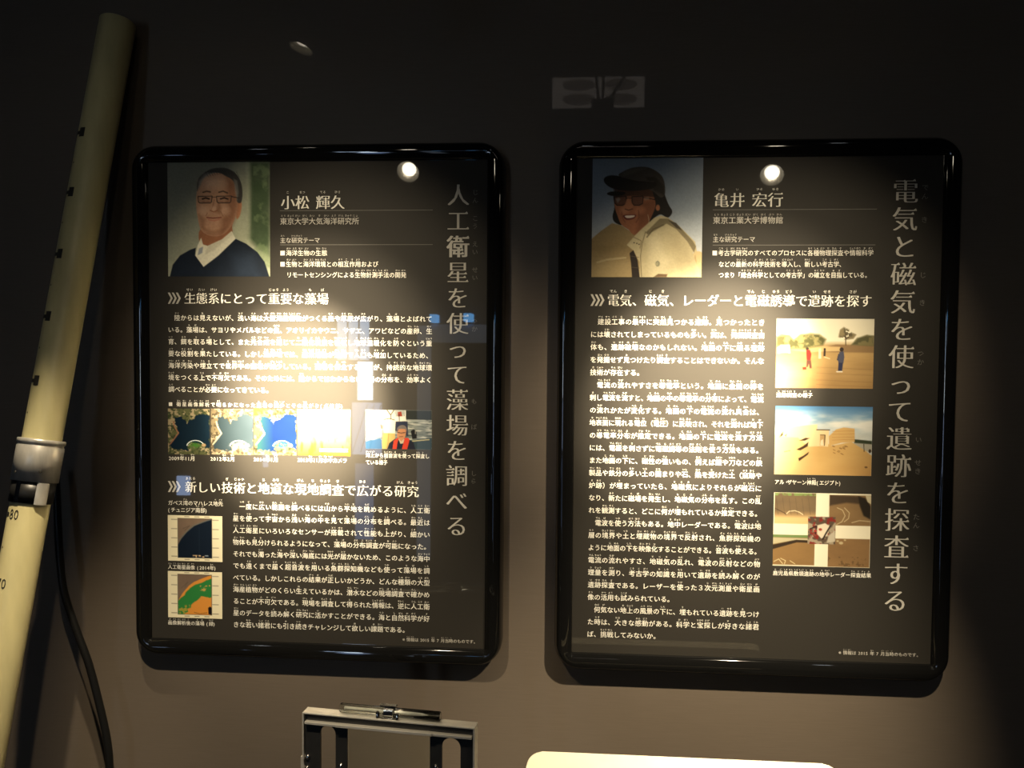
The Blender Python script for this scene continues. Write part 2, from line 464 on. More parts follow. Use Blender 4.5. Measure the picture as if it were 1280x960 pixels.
def paint_man_with_glasses():
    C = Canvas((220, 190, 782, 808), 190, 208, 1)
    g = np.clip((C.Y - 190) / 618, 0, 1); h = np.clip((C.X - 220) / 562, 0, 1)
    C.c[:] = np.array([118, 120, 108])
    C.over(g ** 1.3 * 0.9, (176, 180, 156))
    C.over(np.exp(-((C.X - 620) / 60) ** 2) * (0.35 + 0.5 * g), (186, 190, 160))
    m = C.poly_mask([(672, 190), (782, 190), (782, 700), (720, 660), (665, 600), (672, 470)], 30) * (0.55 + 0.45 * C.noise(70, 4))
    C.over(m * 1.15, (66, 84, 58))
    C.over(np.exp(-((C.X - 664) / 14) ** 2) * 0.5, (178, 184, 156))
    C.over(np.clip((C.noise(60, 4) - 0.55) * 5, 0, 0.6) * (C.X > 690), (120, 138, 100))
    skin, shade, lit = (182, 140, 112), (122, 82, 60), (212, 174, 146)
    C.poly([(404, 545), (398, 640), (420, 650), (560, 590), (575, 540), (560, 490)], (146, 98, 70), smooth=True)
    C.poly([(600, 398), (622, 392), (628, 430), (616, 482), (598, 492)], (176, 122, 90), 6, True)
    C.poly([(392, 300), (380, 360), (378, 430), (388, 500), (402, 552), (430, 578), (470, 590), (520, 584), (562, 548), (592, 490), (606, 430), (606, 330), (570, 268), (500, 248), (430, 258)], skin, 3, True)
    C.over(C.poly_mask([(540, 260), (606, 300), (606, 440), (590, 500), (560, 550), (510, 586), (516, 500), (548, 430)], 34) * 0.7, shade)
    C.over(C.poly_mask([(500, 400), (520, 440), (508, 470), (486, 460)], 16) * 0.5, shade); C.over(C.poly_mask([(392, 470), (430, 500), (420, 560), (400, 545)], 20) * 0.45, shade)
    C.ell(470, 300, 60, 34, lit, 40, a=0.8); C.ell(420, 450, 26, 24, lit, 24, a=0.6); C.ell(540, 452, 24, 24, lit, 24, a=0.45)
    C.over(C.poly_mask([(410, 540), (470, 560), (550, 540), (520, 584), (470, 592), (430, 580)], 16) * 0.45, shade)
    # hair
    C.poly([(384, 345), (384, 300), (402, 264), (452, 230), (500, 220), (556, 226), (602, 258), (628, 312), (632, 376), (622, 410), (602, 402), (600, 345), (582, 292), (540, 264), (500, 246), (450, 252), (406, 284), (392, 320)], (66, 64, 60), 4, True)
    C.over(C.poly_mask([(384, 345), (386, 290), (420, 250), (450, 244), (410, 290), (394, 330)], 10) * 0.6, (128, 122, 112))
    C.over(C.poly_mask([(584, 280), (604, 290), (612, 350), (604, 398), (592, 350)], 8) * 0.7, (132, 130, 124))
    C.over(C.poly_mask([(396, 290), (440, 248), (480, 246), (420, 276), (392, 330)], 8) * 0.6, (140, 138, 130))
    for k in range(14):
        x = 430 + k * 13
        C.line([(x, 228 + abs(k - 6) * 2), (x + 16, 250 + abs(k - 6) * 3)], 2.5, (44, 42, 40), 0.5)
    # brows, glasses, eyes
    C.line([(416, 352), (436, 346), (456, 350)], 8, (70, 54, 44), 0.85); C.line([(504, 352), (526, 346), (550, 356)], 8, (70, 54, 44), 0.85)
    for x0, x1 in ((388, 466), (490, 572)):
        C.over(C.poly_mask([(x0, 374), (x1, 374), (x1 - 6, 408), (x0 + 8, 410)], 4) * 0.25, (120, 92, 78))
        C.line([(x0, 374), (x1, 372), (x1 - 4, 404), (x1 - 12, 410), (x0 + 10, 410), (x0 + 2, 402), (x0, 374)], 4.5, (58, 48, 42))
    C.line([(466, 378), (490, 378)], 4, (60, 50, 44)); C.line([(572, 376), (616, 384)], 5, (60, 50, 44))
    C.line([(412, 388), (430, 382), (450, 388)], 8, (44, 30, 26)); C.line([(512, 388), (532, 382), (552, 389)], 8, (44, 30, 26)); C.line([(410, 402), (432, 406), (452, 402)], 5, shade, 0.6); C.line([(510, 402), (532, 406), (554, 402)], 5, shade, 0.6)
    # nose and mouth
    C.line([(478, 392), (470, 424), (462, 444)], 5, shade, 0.5); C.line([(456, 450), (474, 458), (494, 450)], 6, (140, 88, 64), 0.9)
    C.ell(474, 440, 12, 12, lit, 12, a=0.6)
    C.line([(436, 488), (470, 492), (514, 488)], 6, (118, 62, 50)); C.line([(446, 500), (476, 506), (504, 498)], 7, (176, 112, 92), 0.8)
    C.line([(440, 462), (430, 480)], 4, shade, 0.5); C.line([(512, 456), (526, 482)], 4, shade, 0.6)
    # shirt and pullover
    C.poly([(404, 598), (384, 640), (370, 694), (416, 756), (470, 720), (594, 604), (572, 562), (520, 606), (440, 642), (414, 634)], (222, 218, 196), 3)
    C.over(C.poly_mask([(440, 642), (520, 606), (572, 564), (580, 580), (470, 668), (424, 690)], 8) * 0.35, (170, 164, 142))
    C.poly([(392, 656), (414, 646), (410, 680), (384, 694)], (150, 156, 160), 4)
    C.poly([(228, 812), (246, 744), (286, 694), (340, 664), (374, 652), (370, 694), (416, 756), (500, 694), (594, 604), (650, 630), (712, 676), (752, 730), (778, 812)], (26, 34, 46), 4)
    C.over(C.poly_mask([(560, 680), (690, 690), (720, 812), (600, 812)], 50) * 0.4, (48, 62, 82))
    C.over(C.noise(26, 3) * 0.25 * C.poly_mask([(228, 812), (260, 730), (416, 760), (594, 620), (760, 740), (778, 812)], 10), (40, 50, 66))
    C.mul(0.95 + 0.1 * C.noise(8, 2))
    return C

def paint_man_in_hat():
    C = Canvas((203, 145, 905, 893), 190, 202, 2)
    C.vgrad([(145, (104, 116, 128)), (420, (134, 146, 158)), (700, (178, 184, 188)), (893, (200, 200, 194))])
    C.over(np.clip((C.X - 640) / 300, 0, 1) * 0.3, (196, 204, 212))
    m = C.poly([(190, 660), (262, 600), (332, 552), (390, 566), (452, 606), (520, 640), (540, 900), (190, 900)], (150, 130, 92), 6)
    C.over(m * C.noise(60, 4, 3, 0.5) * 0.5, (118, 100, 68)); C.over(m * np.clip((C.Y - 740) / 200, 0, 0.4), (180, 162, 120))
    C.line([(240, 800), (300, 782), (420, 770)], 12, (206, 190, 150), 0.5)
    C.poly([(836, 760), (862, 730), (890, 730), (912, 740), (912, 900), (880, 900)], (186, 168, 126), 5)
    C.line([(862, 760), (874, 830), (884, 880)], 10, (150, 130, 92), 0.6)
    # far flap, face
    C.poly([(338, 382), (346, 450), (334, 508), (348, 545), (394, 564), (388, 520), (366, 400)], (36, 33, 30), 4, True)
    C.poly([(352, 360), (346, 440), (366, 506), (392, 562), (436, 592), (474, 626), (520, 596), (584, 544), (614, 470), (606, 380), (560, 330), (420, 330)], (150, 98, 70), 4, True)
    C.over(C.poly_mask([(500, 430), (606, 400), (612, 480), (570, 556), (480, 626), (500, 540)], 30) * 0.55, (98, 60, 42))
    C.ell(410, 470, 26, 22, (186, 130, 98), 24, a=0.7); C.ell(512, 470, 30, 24, (176, 118, 88), 24, a=0.6)
    C.over(C.poly_mask([(340, 330), (600, 330), (606, 392), (470, 382), (345, 388)], 16) * 0.8, (52, 36, 28))
    # glasses
    for x0, x1 in ((346, 420), (456, 528)):
        C.over(C.poly_mask([(x0, 386), (x1, 382), (x1 - 4, 430), (x1 - 22, 440), (x0 + 14, 440), (x0 + 2, 426)], 5) * 0.6, (64, 46, 40))
        C.line([(x0, 386), (x1, 382), (x1 - 2, 428), (x1 - 22, 440), (x0 + 16, 440), (x0 + 2, 426), (x0, 386)], 5, (38, 30, 28))
    C.line([(420, 396), (456, 394)], 5, (38, 30, 28)); C.line([(528, 392), (600, 404)], 6, (38, 30, 28))
    C.poly([(352, 400), (372, 390), (384, 400), (366, 424)], (150, 150, 146), 8, a=0.6); C.poly([(530, 392), (564, 386), (566, 404), (540, 410)], (140, 122, 108), 8, a=0.6)
    # nose, smile
    C.poly([(424, 404), (410, 446), (420, 464), (456, 462), (462, 440), (440, 400)], (168, 112, 82), 10, True)
    C.line([(414, 464), (436, 470), (462, 462)], 6, (84, 48, 36), 0.9)
    C.poly([(402, 504), (430, 498), (484, 500), (470, 524), (430, 532), (410, 522)], (96, 46, 40), 4, True)
    C.poly([(412, 507), (440, 503), (476, 504), (464, 516), (428, 520)], (214, 200, 184), 4, True)
    C.line([(392, 480), (398, 520), (416, 548)], 6, (100, 60, 44), 0.5); C.line([(500, 474), (504, 516), (484, 548)], 6, (90, 52, 38), 0.6)
    # near flap, crown, brim
    C.poly([(590, 300), (650, 330), (664, 372), (690, 436), (714, 478), (702, 508), (680, 518), (640, 498), (598, 522), (566, 552), (600, 470), (606, 420), (586, 350)], (34, 31, 28), 4, True)
    C.ell(622, 456, 13, 19, (160, 104, 74), 6)
    C.poly([(372, 256), (396, 228), (466, 202), (556, 202), (628, 240), (660, 290), (666, 368), (640, 392), (600, 360), (560, 340), (470, 300)], (66, 61, 54), 4, True)
    C.over(C.poly_mask([(540, 262), (600, 262), (660, 320), (664, 380), (600, 350)], 14) * 0.7, (40, 37, 33))
    C.over(C.poly_mask([(400, 230), (470, 206), (540, 208), (470, 240), (390, 256)], 20) * 0.5, (92, 86, 76))
    C.poly([(276, 286), (284, 262), (326, 250), (392, 260), (490, 282), (596, 290), (600, 330), (500, 348), (410, 348), (336, 334), (296, 312)], (40, 36, 32), 4, True)
    C.line([(384, 262), (490, 284), (594, 292)], 5, (84, 78, 68), 0.6)
    C.poly([(296, 366), (330, 352), (410, 356), (400, 376), (330, 380)], (36, 32, 29), 4, True)
    C.line([(560, 500), (568, 540), (560, 566)], 4, (200, 190, 160), 0.6)
    # jacket
    jm = C.poly([(428, 690), (470, 640), (520, 590), (600, 520), (642, 504), (690, 520), (754, 566), (812, 622), (862, 670), (874, 730), (848, 738), (858, 780), (884, 830), (898, 900), (512, 900), (512, 800), (472, 726)], (190, 178, 142), 4)
    C.over(jm * C.noise(80, 3) * 0.4, (158, 146, 112))
    C.over(C.poly_mask([(700, 620), (760, 600), (840, 760), (890, 900), (760, 900)], 50) * jm * 0.35, (148, 136, 102))
    C.over(C.poly_mask([(560, 640), (620, 610), (690, 800), (680, 900), (580, 900)], 50) * jm * 0.5, (214, 204, 168))
    C.poly([(636, 524), (690, 524), (762, 576), (846, 664), (868, 700), (856, 738), (812, 668), (742, 592), (680, 556), (560, 624), (546, 612)], (118, 108, 82), 6)
    C.poly([(690, 534), (740, 552), (780, 600), (740, 582)], (64, 58, 46), 6)
    C.line([(546, 606), (526, 680), (516, 760), (524, 890)], 5, (112, 102, 76), 0.9)
    C.line([(556, 640), (596, 590), (660, 564)], 9, (96, 86, 62), 0.8)
    C.line([(470, 640), (520, 664), (512, 712)], 5, (120, 108, 82), 0.8)
    for x, y in ((474, 676), (492, 680), (506, 686)): C.ell(x, y, 4, 4, (54, 48, 40))
    C.poly([(446, 742), (470, 722), (498, 786), (514, 900), (464, 900), (456, 804)], (44, 38, 34), 4)
    C.line([(452, 760), (506, 768)], 4, (96, 86, 70), 0.7); C.line([(460, 830), (510, 836)], 4, (90, 80, 64), 0.6)
    C.poly([(600, 893), (630, 872), (690, 874), (684, 893)], (104, 84, 60), 5)
    C.ell(626, 808, 15, 18, (150, 146, 118), 5); C.line([(616, 800), (626, 792), (636, 802), (634, 820), (620, 822)], 3, (104, 104, 90))
    C.mul(0.96 + 0.08 * C.noise(8, 2))
    return C

def paint_satellite(kind):
    """Coast seen from orbit; the three pictures differ in season and water colour."""
    C = Canvas((0, 0, 345, 385), 92, 102, 10 + kind)
    land = [((92, 96, 62), (176, 160, 128), (54, 66, 40)), ((122, 110, 84), (176, 160, 132), (70, 62, 46)), ((116, 104, 66), (176, 152, 100), (46, 46, 30))][kind]
    sea = [((10, 30, 46), (14, 38, 54)), ((44, 60, 68), (62, 76, 86)), ((8, 34, 84), (14, 44, 100))][kind]
    a = C.noise(34, 4); b = C.noise(16, 3)
    C.fill(land[0]); C.over(np.clip((a - 0.45) * 6, 0, 1), land[1]); C.over(np.clip((b - 0.52) * 7, 0, 0.9), land[2])
    if kind == 2: C.over(np.clip(1 - C.X / 130, 0, 1) * np.clip(1 - C.Y / 80, 0, 1) * 1.4, (214, 168, 40))
    j = C.noise(20, 3) - 0.5
    jx, jy = j * 34, (C.noise(18, 3) - 0.5) * 34
    X0, Y0 = C.X, C.Y; C.X = X0 + jx; C.Y = Y0 + jy
    m = C.poly_mask([(60, 70), (110, 66), (145, 92), (156, 132), (170, 96), (215, 82), (262, 42), (345, 60), (345, 322), (300, 330), (296, 298), (240, 284), (190, 288), (160, 320), (178, 350), (120, 352), (60, 344), (26, 340), (14, 300), (50, 250), (84, 210), (72, 170), (52, 120)], 5)
    C.X, C.Y = X0, Y0
    C.over(m, sea[0]); C.over(m * np.clip((C.X - 80) / 260, 0, 1) * (0.5 + 0.5 * C.noise(90, 2)), sea[1])
    if kind == 2: C.over(m * np.clip(1 - (C.X - 40) / 120, 0, 1) * 0.8, (40, 84, 76))
    coast = [(46, 110), (54, 150), (86, 206), (50, 256), (16, 300)]
    C.line(coast, 12, [(176, 120, 90), (214, 200, 172), (206, 190, 160)][kind], 0.8)
    C.over(np.exp(-(((C.X - 225) / 50) ** 2 + ((C.Y - 305) / 24) ** 2)) * (C.noise(14, 3) > 0.42), [(70, 128, 46), (190, 186, 170), (30, 118, 104)][kind])
    C.ell(296, 304, 18, 14, [(190, 160, 120), (214, 204, 182), (206, 200, 170)][kind], 8)
    arc = [(228 + 74 * math.cos(t), 322 + 56 * math.sin(t)) for t in np.linspace(-3.0, -0.5, 26)]
    C.mul(np.full(C.X.shape, 0.82))
    C.line(arc, 6, (236, 240, 240), 1.0, dash=2)
    return C

def paint_underwater():
    C = Canvas((0, 0, 450, 385), 110, 94, 20)
    C.vgrad([(0, (196, 200, 180)), (200, (186, 164, 100)), (385, (150, 92, 30))])
    n = C.noise(120, 4, 0.6, 1.6)
    C.over(np.clip((n - 0.5) * 4, 0, 1) * np.clip((C.Y - 130) / 200, 0, 1), (186, 120, 30))
    C.over(np.clip((C.noise(70, 4, 0.5, 1.5) - 0.55) * 5, 0, 0.8) * np.clip((C.Y - 190) / 120, 0, 1), (140, 84, 22))
    C.line([(236, 212), (246, 190), (252, 172)], 5, (150, 140, 110), 0.8)
    C.poly([(188, 326), (432, 326), (432, 352), (188, 352)], (206, 202, 176))
    for k in range(22):
        C.poly([(194 + k * 11, 330), (201 + k * 11, 330), (201 + k * 11, 348), (194 + k * 11, 348)], (36, 34, 30) if k % 5 != 3 else (196, 190, 160), 2)
    return C

def paint_boat():
    C = Canvas((597, 152, 1163, 492), 130, 78, 21)
    C.vgrad([(152, (176, 182, 176)), (320, (120, 128, 124)), (492, (92, 104, 106))])
    C.over(np.clip((C.noise(30, 3, 3, 0.4) - 0.5) * 4, 0, 1) * (C.Y > 220), (196, 198, 188))
    C.over(np.clip((C.noise(16, 2, 3, 0.5) - 0.55) * 4, 0, 0.8) * (C.Y > 230), (66, 74, 72))
    C.poly([(940, 152), (1163, 152), (1163, 236), (940, 232)], (40, 46, 44), 4)
    C.over(C.poly_mask([(597, 152), (740, 152), (730, 380), (597, 400)], 30) * 0.7, (226, 224, 208))
    C.poly([(597, 430), (720, 400), (760, 440), (740, 492), (597, 492)], (34, 78, 112), 8); C.line([(600, 420), (700, 380)], 5, (230, 230, 220), 0.8)
    C.poly([(960, 420), (1060, 400), (1163, 390), (1163, 492), (960, 492)], (46, 64, 70), 8); C.line([(1000, 420), (1140, 404)], 10, (196, 186, 140), 0.9)
    C.poly([(984, 330), (1010, 316), (1034, 340), (1036, 396), (996, 402)], (22, 24, 26), 4); C.line([(1024, 330), (1024, 356)], 5, (170, 170, 160))
    # standing man in white and khaki, seen from behind
    C.poly([(746, 180), (770, 152), (846, 152), (852, 250), (850, 356), (752, 352), (750, 260), (730, 300), (718, 286)], (222, 216, 196), 4)
    C.line([(780, 152), (812, 196), (840, 152)], 7, (48, 40, 34)); C.line([(752, 236), (800, 226), (850, 240)], 6, (60, 52, 44)); C.line([(812, 196), (816, 230)], 6, (60, 52, 44))
    C.poly([(720, 278), (734, 276), (742, 312), (730, 322)], (150, 96, 66), 4)
    C.poly([(750, 352), (850, 356), (852, 420), (812, 430), (790, 492), (740, 492), (736, 430)], (186, 158, 96), 4)
    C.line([(796, 360), (790, 430), (780, 490)], 5, (130, 104, 58), 0.9)
    # figure behind and posts
    C.poly([(872, 170), (902, 164), (910, 206), (874, 212)], (150, 60, 44), 5); C.poly([(850, 210), (940, 204), (946, 246), (846, 250)], (228, 226, 214), 4)
    for x in (852, 884, 918, 936): C.line([(x, 190), (x + 2, 246)], 5, (230, 226, 210) if x != 884 else (40, 40, 44))
    C.line([(938, 158), (938, 200)], 6, (230, 232, 224)); C.poly([(856, 252), (956, 250), (962, 380), (850, 330)], (40, 46, 66), 4)
    # seated man with cap, red life vest
    C.poly([(784, 488), (800, 440), (846, 404), (900, 392), (960, 398), (1006, 430), (1024, 492), (784, 492)], (28, 30, 44), 4)
    C.poly([(868, 350), (872, 400), (900, 424), (930, 396), (944, 344), (936, 312), (890, 308)], (186, 130, 92), 4, True)
    C.poly([(864, 338), (870, 306), (892, 286), (926, 284), (948, 306), (952, 340), (936, 318), (880, 318)], (112, 104, 100), 4, True)
    C.line([(872, 346), (902, 352), (936, 346)], 6, (40, 30, 28)); C.line([(888, 384), (918, 382)], 5, (96, 56, 44)); C.poly([(876, 396), (902, 424), (934, 396), (920, 440), (896, 446)], (196, 180, 150), 4)
    C.poly([(838, 420), (866, 396), (882, 394), (870, 440), (862, 492), (828, 492)], (206, 62, 42), 3); C.poly([(932, 392), (962, 392), (974, 410), (952, 492), (908, 492)], (206, 62, 42), 3)
    C.mul(np.full(C.X.shape, 0.74))
    return C

def paint_map(green):
    C = Canvas((48, 0, 375, 278), 112, 96, 30 + int(green))
    C.fill((224, 216, 186))
    x0, y0, x1, y1 = 108, 18, 312, 258
    C.poly([(x0, y0), (x1, y0), (x1, y1), (x0, y1)], (116, 98, 84), 1.5)
    C.over(C.poly_mask([(x0, y0), (x1, y0), (x1, y1), (x0, y1)], 1.5) * C.noise(60, 3) * 0.5, (92, 78, 68))
    sea = [(x0, 180), (130, 140), (152, 112), (176, 84), (206, 62), (250, 42), (290, 26), (x1, 20), (x1, y1), (x0, y1)]
    if not green:
        C.poly(sea, (16, 26, 40), 4)
        C.line([(118, 150), (160, 100), (206, 60), (270, 34), (306, 22)], 7, (96, 100, 96), 0.8); C.line([(140, 80), (180, 62), (150, 92)], 4, (72, 62, 56), 0.6)
        C.line([(236, 70), (236, 240)], 2, (40, 56, 70), 0.6)
        C.over(np.clip((C.noise(10, 2) - 0.45) * 6, 0, 1) * C.poly_mask([(196, 240), (266, 240), (266, 254), (196, 254)], 2), (196, 166, 130))
        C.poly([(270, 240), (290, 240), (290, 246), (270, 246)], (150, 160, 170))
    else:
        C.poly(sea, (204, 136, 58), 3)
        n = (C.noise(40, 4) - 0.5) * 60
        X0, Y0 = C.X, C.Y; C.X = X0 + n; C.Y = Y0 - n * 0.6
        g = C.poly_mask([(x0 - 20, 190), (140, 148), (180, 100), (220, 74), (260, 58), (340, 30), (340, 120), (312, 150), (240, 150), (210, 180), (190, 214), (160, 226), (150, 290), (80, 290)], 5)
        C.X, C.Y = X0, Y0
        C.over(g * C.poly_mask(sea, 2), (44, 118, 58))
        C.over(np.clip((C.noise(14, 3) - 0.62) * 9, 0, 1) * C.poly_mask([(230, 80), (x1, 70), (x1, 110), (240, 120)], 10), (186, 150, 80))
        C.over(np.clip((C.noise(12, 3) - 0.5) * 8, 0, 1) * C.poly_mask([(112, 206), (180, 200), (180, 256), (112, 256)], 10) * 0.8, (178, 148, 60))
        C.poly([(290, 214), (302, 206), (312, 214), (312, 256), (292, 252)], (22, 20, 22), 3); C.line([(206, 244), (240, 252), (284, 244)], 3, (60, 44, 28), 0.8)
        C.line([(130, 100), (170, 62), (150, 96)], 4, (84, 74, 66), 0.6)
    C.line([(x0, y0), (x1, y0), (x1, y1), (x0, y1), (x0, y0)], 2.5, (60, 54, 48))
    for k in range(5):
        y = y0 + 8 + k * (y1 - y0 - 16) / 4
        C.line([(70, y), (102, y)], 5, (110, 104, 92), 0.7); C.line([(318, y), (352, y)], 5, (110, 104, 92), 0.7)
    for k in range(3):
        x = 150 + k * 60
        C.line([(x, 8), (x + 26, 8)], 5, (110, 104, 92), 0.7); C.line([(x, 268), (x + 26, 268)], 5, (110, 104, 92), 0.7)
    return C

def paint_field():
    C = Canvas((83, 76, 597, 440), 176, 126, 40)
    C.vgrad([(76, (222, 216, 194)), (190, (236, 228, 200)), (216, (178, 150, 104)), (260, (196, 164, 108)), (440, (168, 134, 84))])
    C.over(C.noise(50, 4, 3, 0.4) * 0.5 * (C.Y > 220), (140, 108, 66))
    C.over(np.clip(1 - (C.X - 83) / 200, 0, 1) * np.clip((C.Y - 260) / 100, 0, 1) * 0.8, (224, 206, 164))
    for y in (330, 360, 396, 420): C.line([(300, y), (590, y + 10)], 3, (120, 92, 56), 0.35)
    # earth bank and trees
    C.poly([(340, 222), (400, 210), (597, 214), (597, 252), (340, 250)], (140, 112, 76), 5)
    C.poly([(150, 238), (280, 216), (420, 222), (430, 244), (240, 250)], (206, 176, 122), 6)
    n = C.noise(26, 4)
    def tree(m, a, b):
        C.over(m, a); C.over(m * np.clip((n - 0.45) * 5, 0, 1), b)
    tree(C.poly_mask([(83, 172), (110, 158), (150, 162), (176, 186), (210, 160), (262, 154), (310, 158), (346, 184), (330, 214), (250, 232), (150, 234), (83, 226)], 14), (86, 86, 50), (150, 142, 92))
    tree(C.poly_mask([(478, 212), (510, 176), (560, 160), (597, 164), (597, 216)], 10), (84, 82, 54), (120, 112, 74))
    tree(C.poly_mask([(412, 170), (420, 134), (438, 120), (462, 132), (482, 150), (502, 158), (488, 178), (440, 184)], 10) * (n > 0.38), (96, 88, 64), (140, 126, 92))
    C.line([(448, 150), (450, 212)], 5, (84, 68, 48)); C.line([(450, 184), (476, 158)], 3, (84, 68, 48))
    C.poly([(88, 230), (108, 214), (154, 214), (158, 256), (92, 258)], (236, 232, 218), 5); C.line([(106, 258), (146, 258)], 4, (90, 80, 66))
    # people on the site
    C.ell(248, 234, 8, 9, (60, 44, 34)); C.poly([(242, 242), (262, 238), (270, 262), (266, 294), (246, 292)], (176, 44, 34), 3); C.poly([(246, 292), (268, 292), (274, 334), (262, 336), (258, 310), (252, 330), (244, 328)], (104, 62, 50), 3)
    C.poly([(224, 330), (244, 328), (246, 342), (226, 344)], (150, 52, 36), 3)
    C.poly([(308, 234), (320, 230), (322, 284), (308, 284)], (226, 210, 170), 4); C.ell(340, 236, 6, 7, (40, 34, 30)); C.poly([(334, 242), (346, 242), (344, 272), (334, 272)], (52, 44, 36), 3); C.line([(340, 276), (366, 284)], 6, (220, 200, 150))
    C.ell(429, 236, 11, 11, (52, 42, 38)); C.poly([(418, 248), (440, 246), (444, 276), (440, 308), (414, 306), (410, 290)], (72, 74, 92), 3); C.poly([(414, 304), (438, 306), (434, 348), (412, 348)], (44, 48, 74), 3); C.line([(406, 352), (434, 352)], 6, (224, 216, 196)); C.line([(414, 262), (408, 290)], 6, (60, 60, 78))
    C.mul(np.full(C.X.shape, 0.80))
    return C

def paint_temple():
    C = Canvas((78, 532, 588, 898), 176, 126, 41)
    C.vgrad([(532, (70, 114, 158)), (590, (120, 156, 186)), (660, (196, 206, 208)), (700, (206, 206, 196))])
    C.over(np.clip((C.noise(70, 4, 2.4, 0.7) - 0.45) * 4, 0, 1) * np.clip((C.Y - 550) / 60, 0, 1), (226, 228, 222))
    C.over(np.clip((C.X - 440) / 150, 0, 1) * np.clip((C.Y - 640) / 80, 0, 1) * 0.5, (170, 186, 192))
    C.poly([(495, 704), (588, 712), (588, 732), (495, 728)], (54, 62, 44), 5)
    C.poly([(478, 722), (588, 730), (588, 772), (520, 760)], (170, 166, 150), 6)
    sand = C.poly([(78, 690), (120, 664), (200, 660), (260, 690), (380, 740), (480, 718), (560, 768), (588, 790), (588, 900), (78, 900)], (212, 176, 112), 6)
    C.over(sand * C.noise(60, 4, 2, 0.6) * 0.4, (182, 140, 82)); C.over(sand * np.clip(1 - (C.X - 78) / 240, 0, 1) * 0.6, (236, 216, 170))
    C.over(sand * np.clip((C.X - 330) / 260, 0, 1) * np.clip((C.Y - 760) / 120, 0, 1) * 0.5, (176, 128, 74))
    C.poly([(104, 668), (180, 640), (300, 628), (304, 744), (258, 748), (200, 700), (108, 696)], (226, 204, 156), 6)
    C.poly([(362, 690), (398, 654), (440, 642), (496, 648), (498, 718), (430, 724), (364, 742)], (206, 168, 106), 4)
    for y in (664, 680, 696, 710): C.line([(380, y), (496, y - 4)], 2.5, (160, 122, 72), 0.6)
    C.poly([(300, 656), (362, 656), (360, 746), (300, 744)], (228, 206, 158), 2); C.line([(298, 657), (366, 657)], 5, (70, 52, 34))
    C.poly([(316, 682), (344, 682), (342, 742), (316, 742)], (190, 158, 108), 2); C.line([(318, 684), (342, 684), (340, 740)], 4, (70, 52, 34)); C.poly([(320, 714), (332, 706), (336, 740), (318, 740)], (226, 214, 180), 2)
    for pts in ([(192, 764), (228, 744), (256, 722), (252, 746), (214, 768)], [(206, 716), (240, 700), (262, 702), (236, 716)], [(204, 810), (230, 796), (260, 774), (254, 790), (208, 826)], [(102, 700), (112, 680), (122, 668), (118, 690)], [(130, 690), (140, 680), (136, 694)]):
        C.poly(pts, (64, 46, 30), 3)
    for k in range(16):
        x, y = 380 + C.rng.random() * 80, 730 + C.rng.random() * 60
        C.line([(x, y), (x + 10, y + 4)], 4, (128, 96, 58), 0.7)
    C.line([(546, 730), (548, 768)], 4, (60, 50, 38)); C.ell(578, 766, 7, 10, (60, 46, 34)); C.line([(130, 776), (160, 770)], 4, (110, 86, 54), 0.7); C.ell(560, 852, 8, 5, (110, 80, 50))
    C.mul(np.full(C.X.shape, 0.84))
    return C

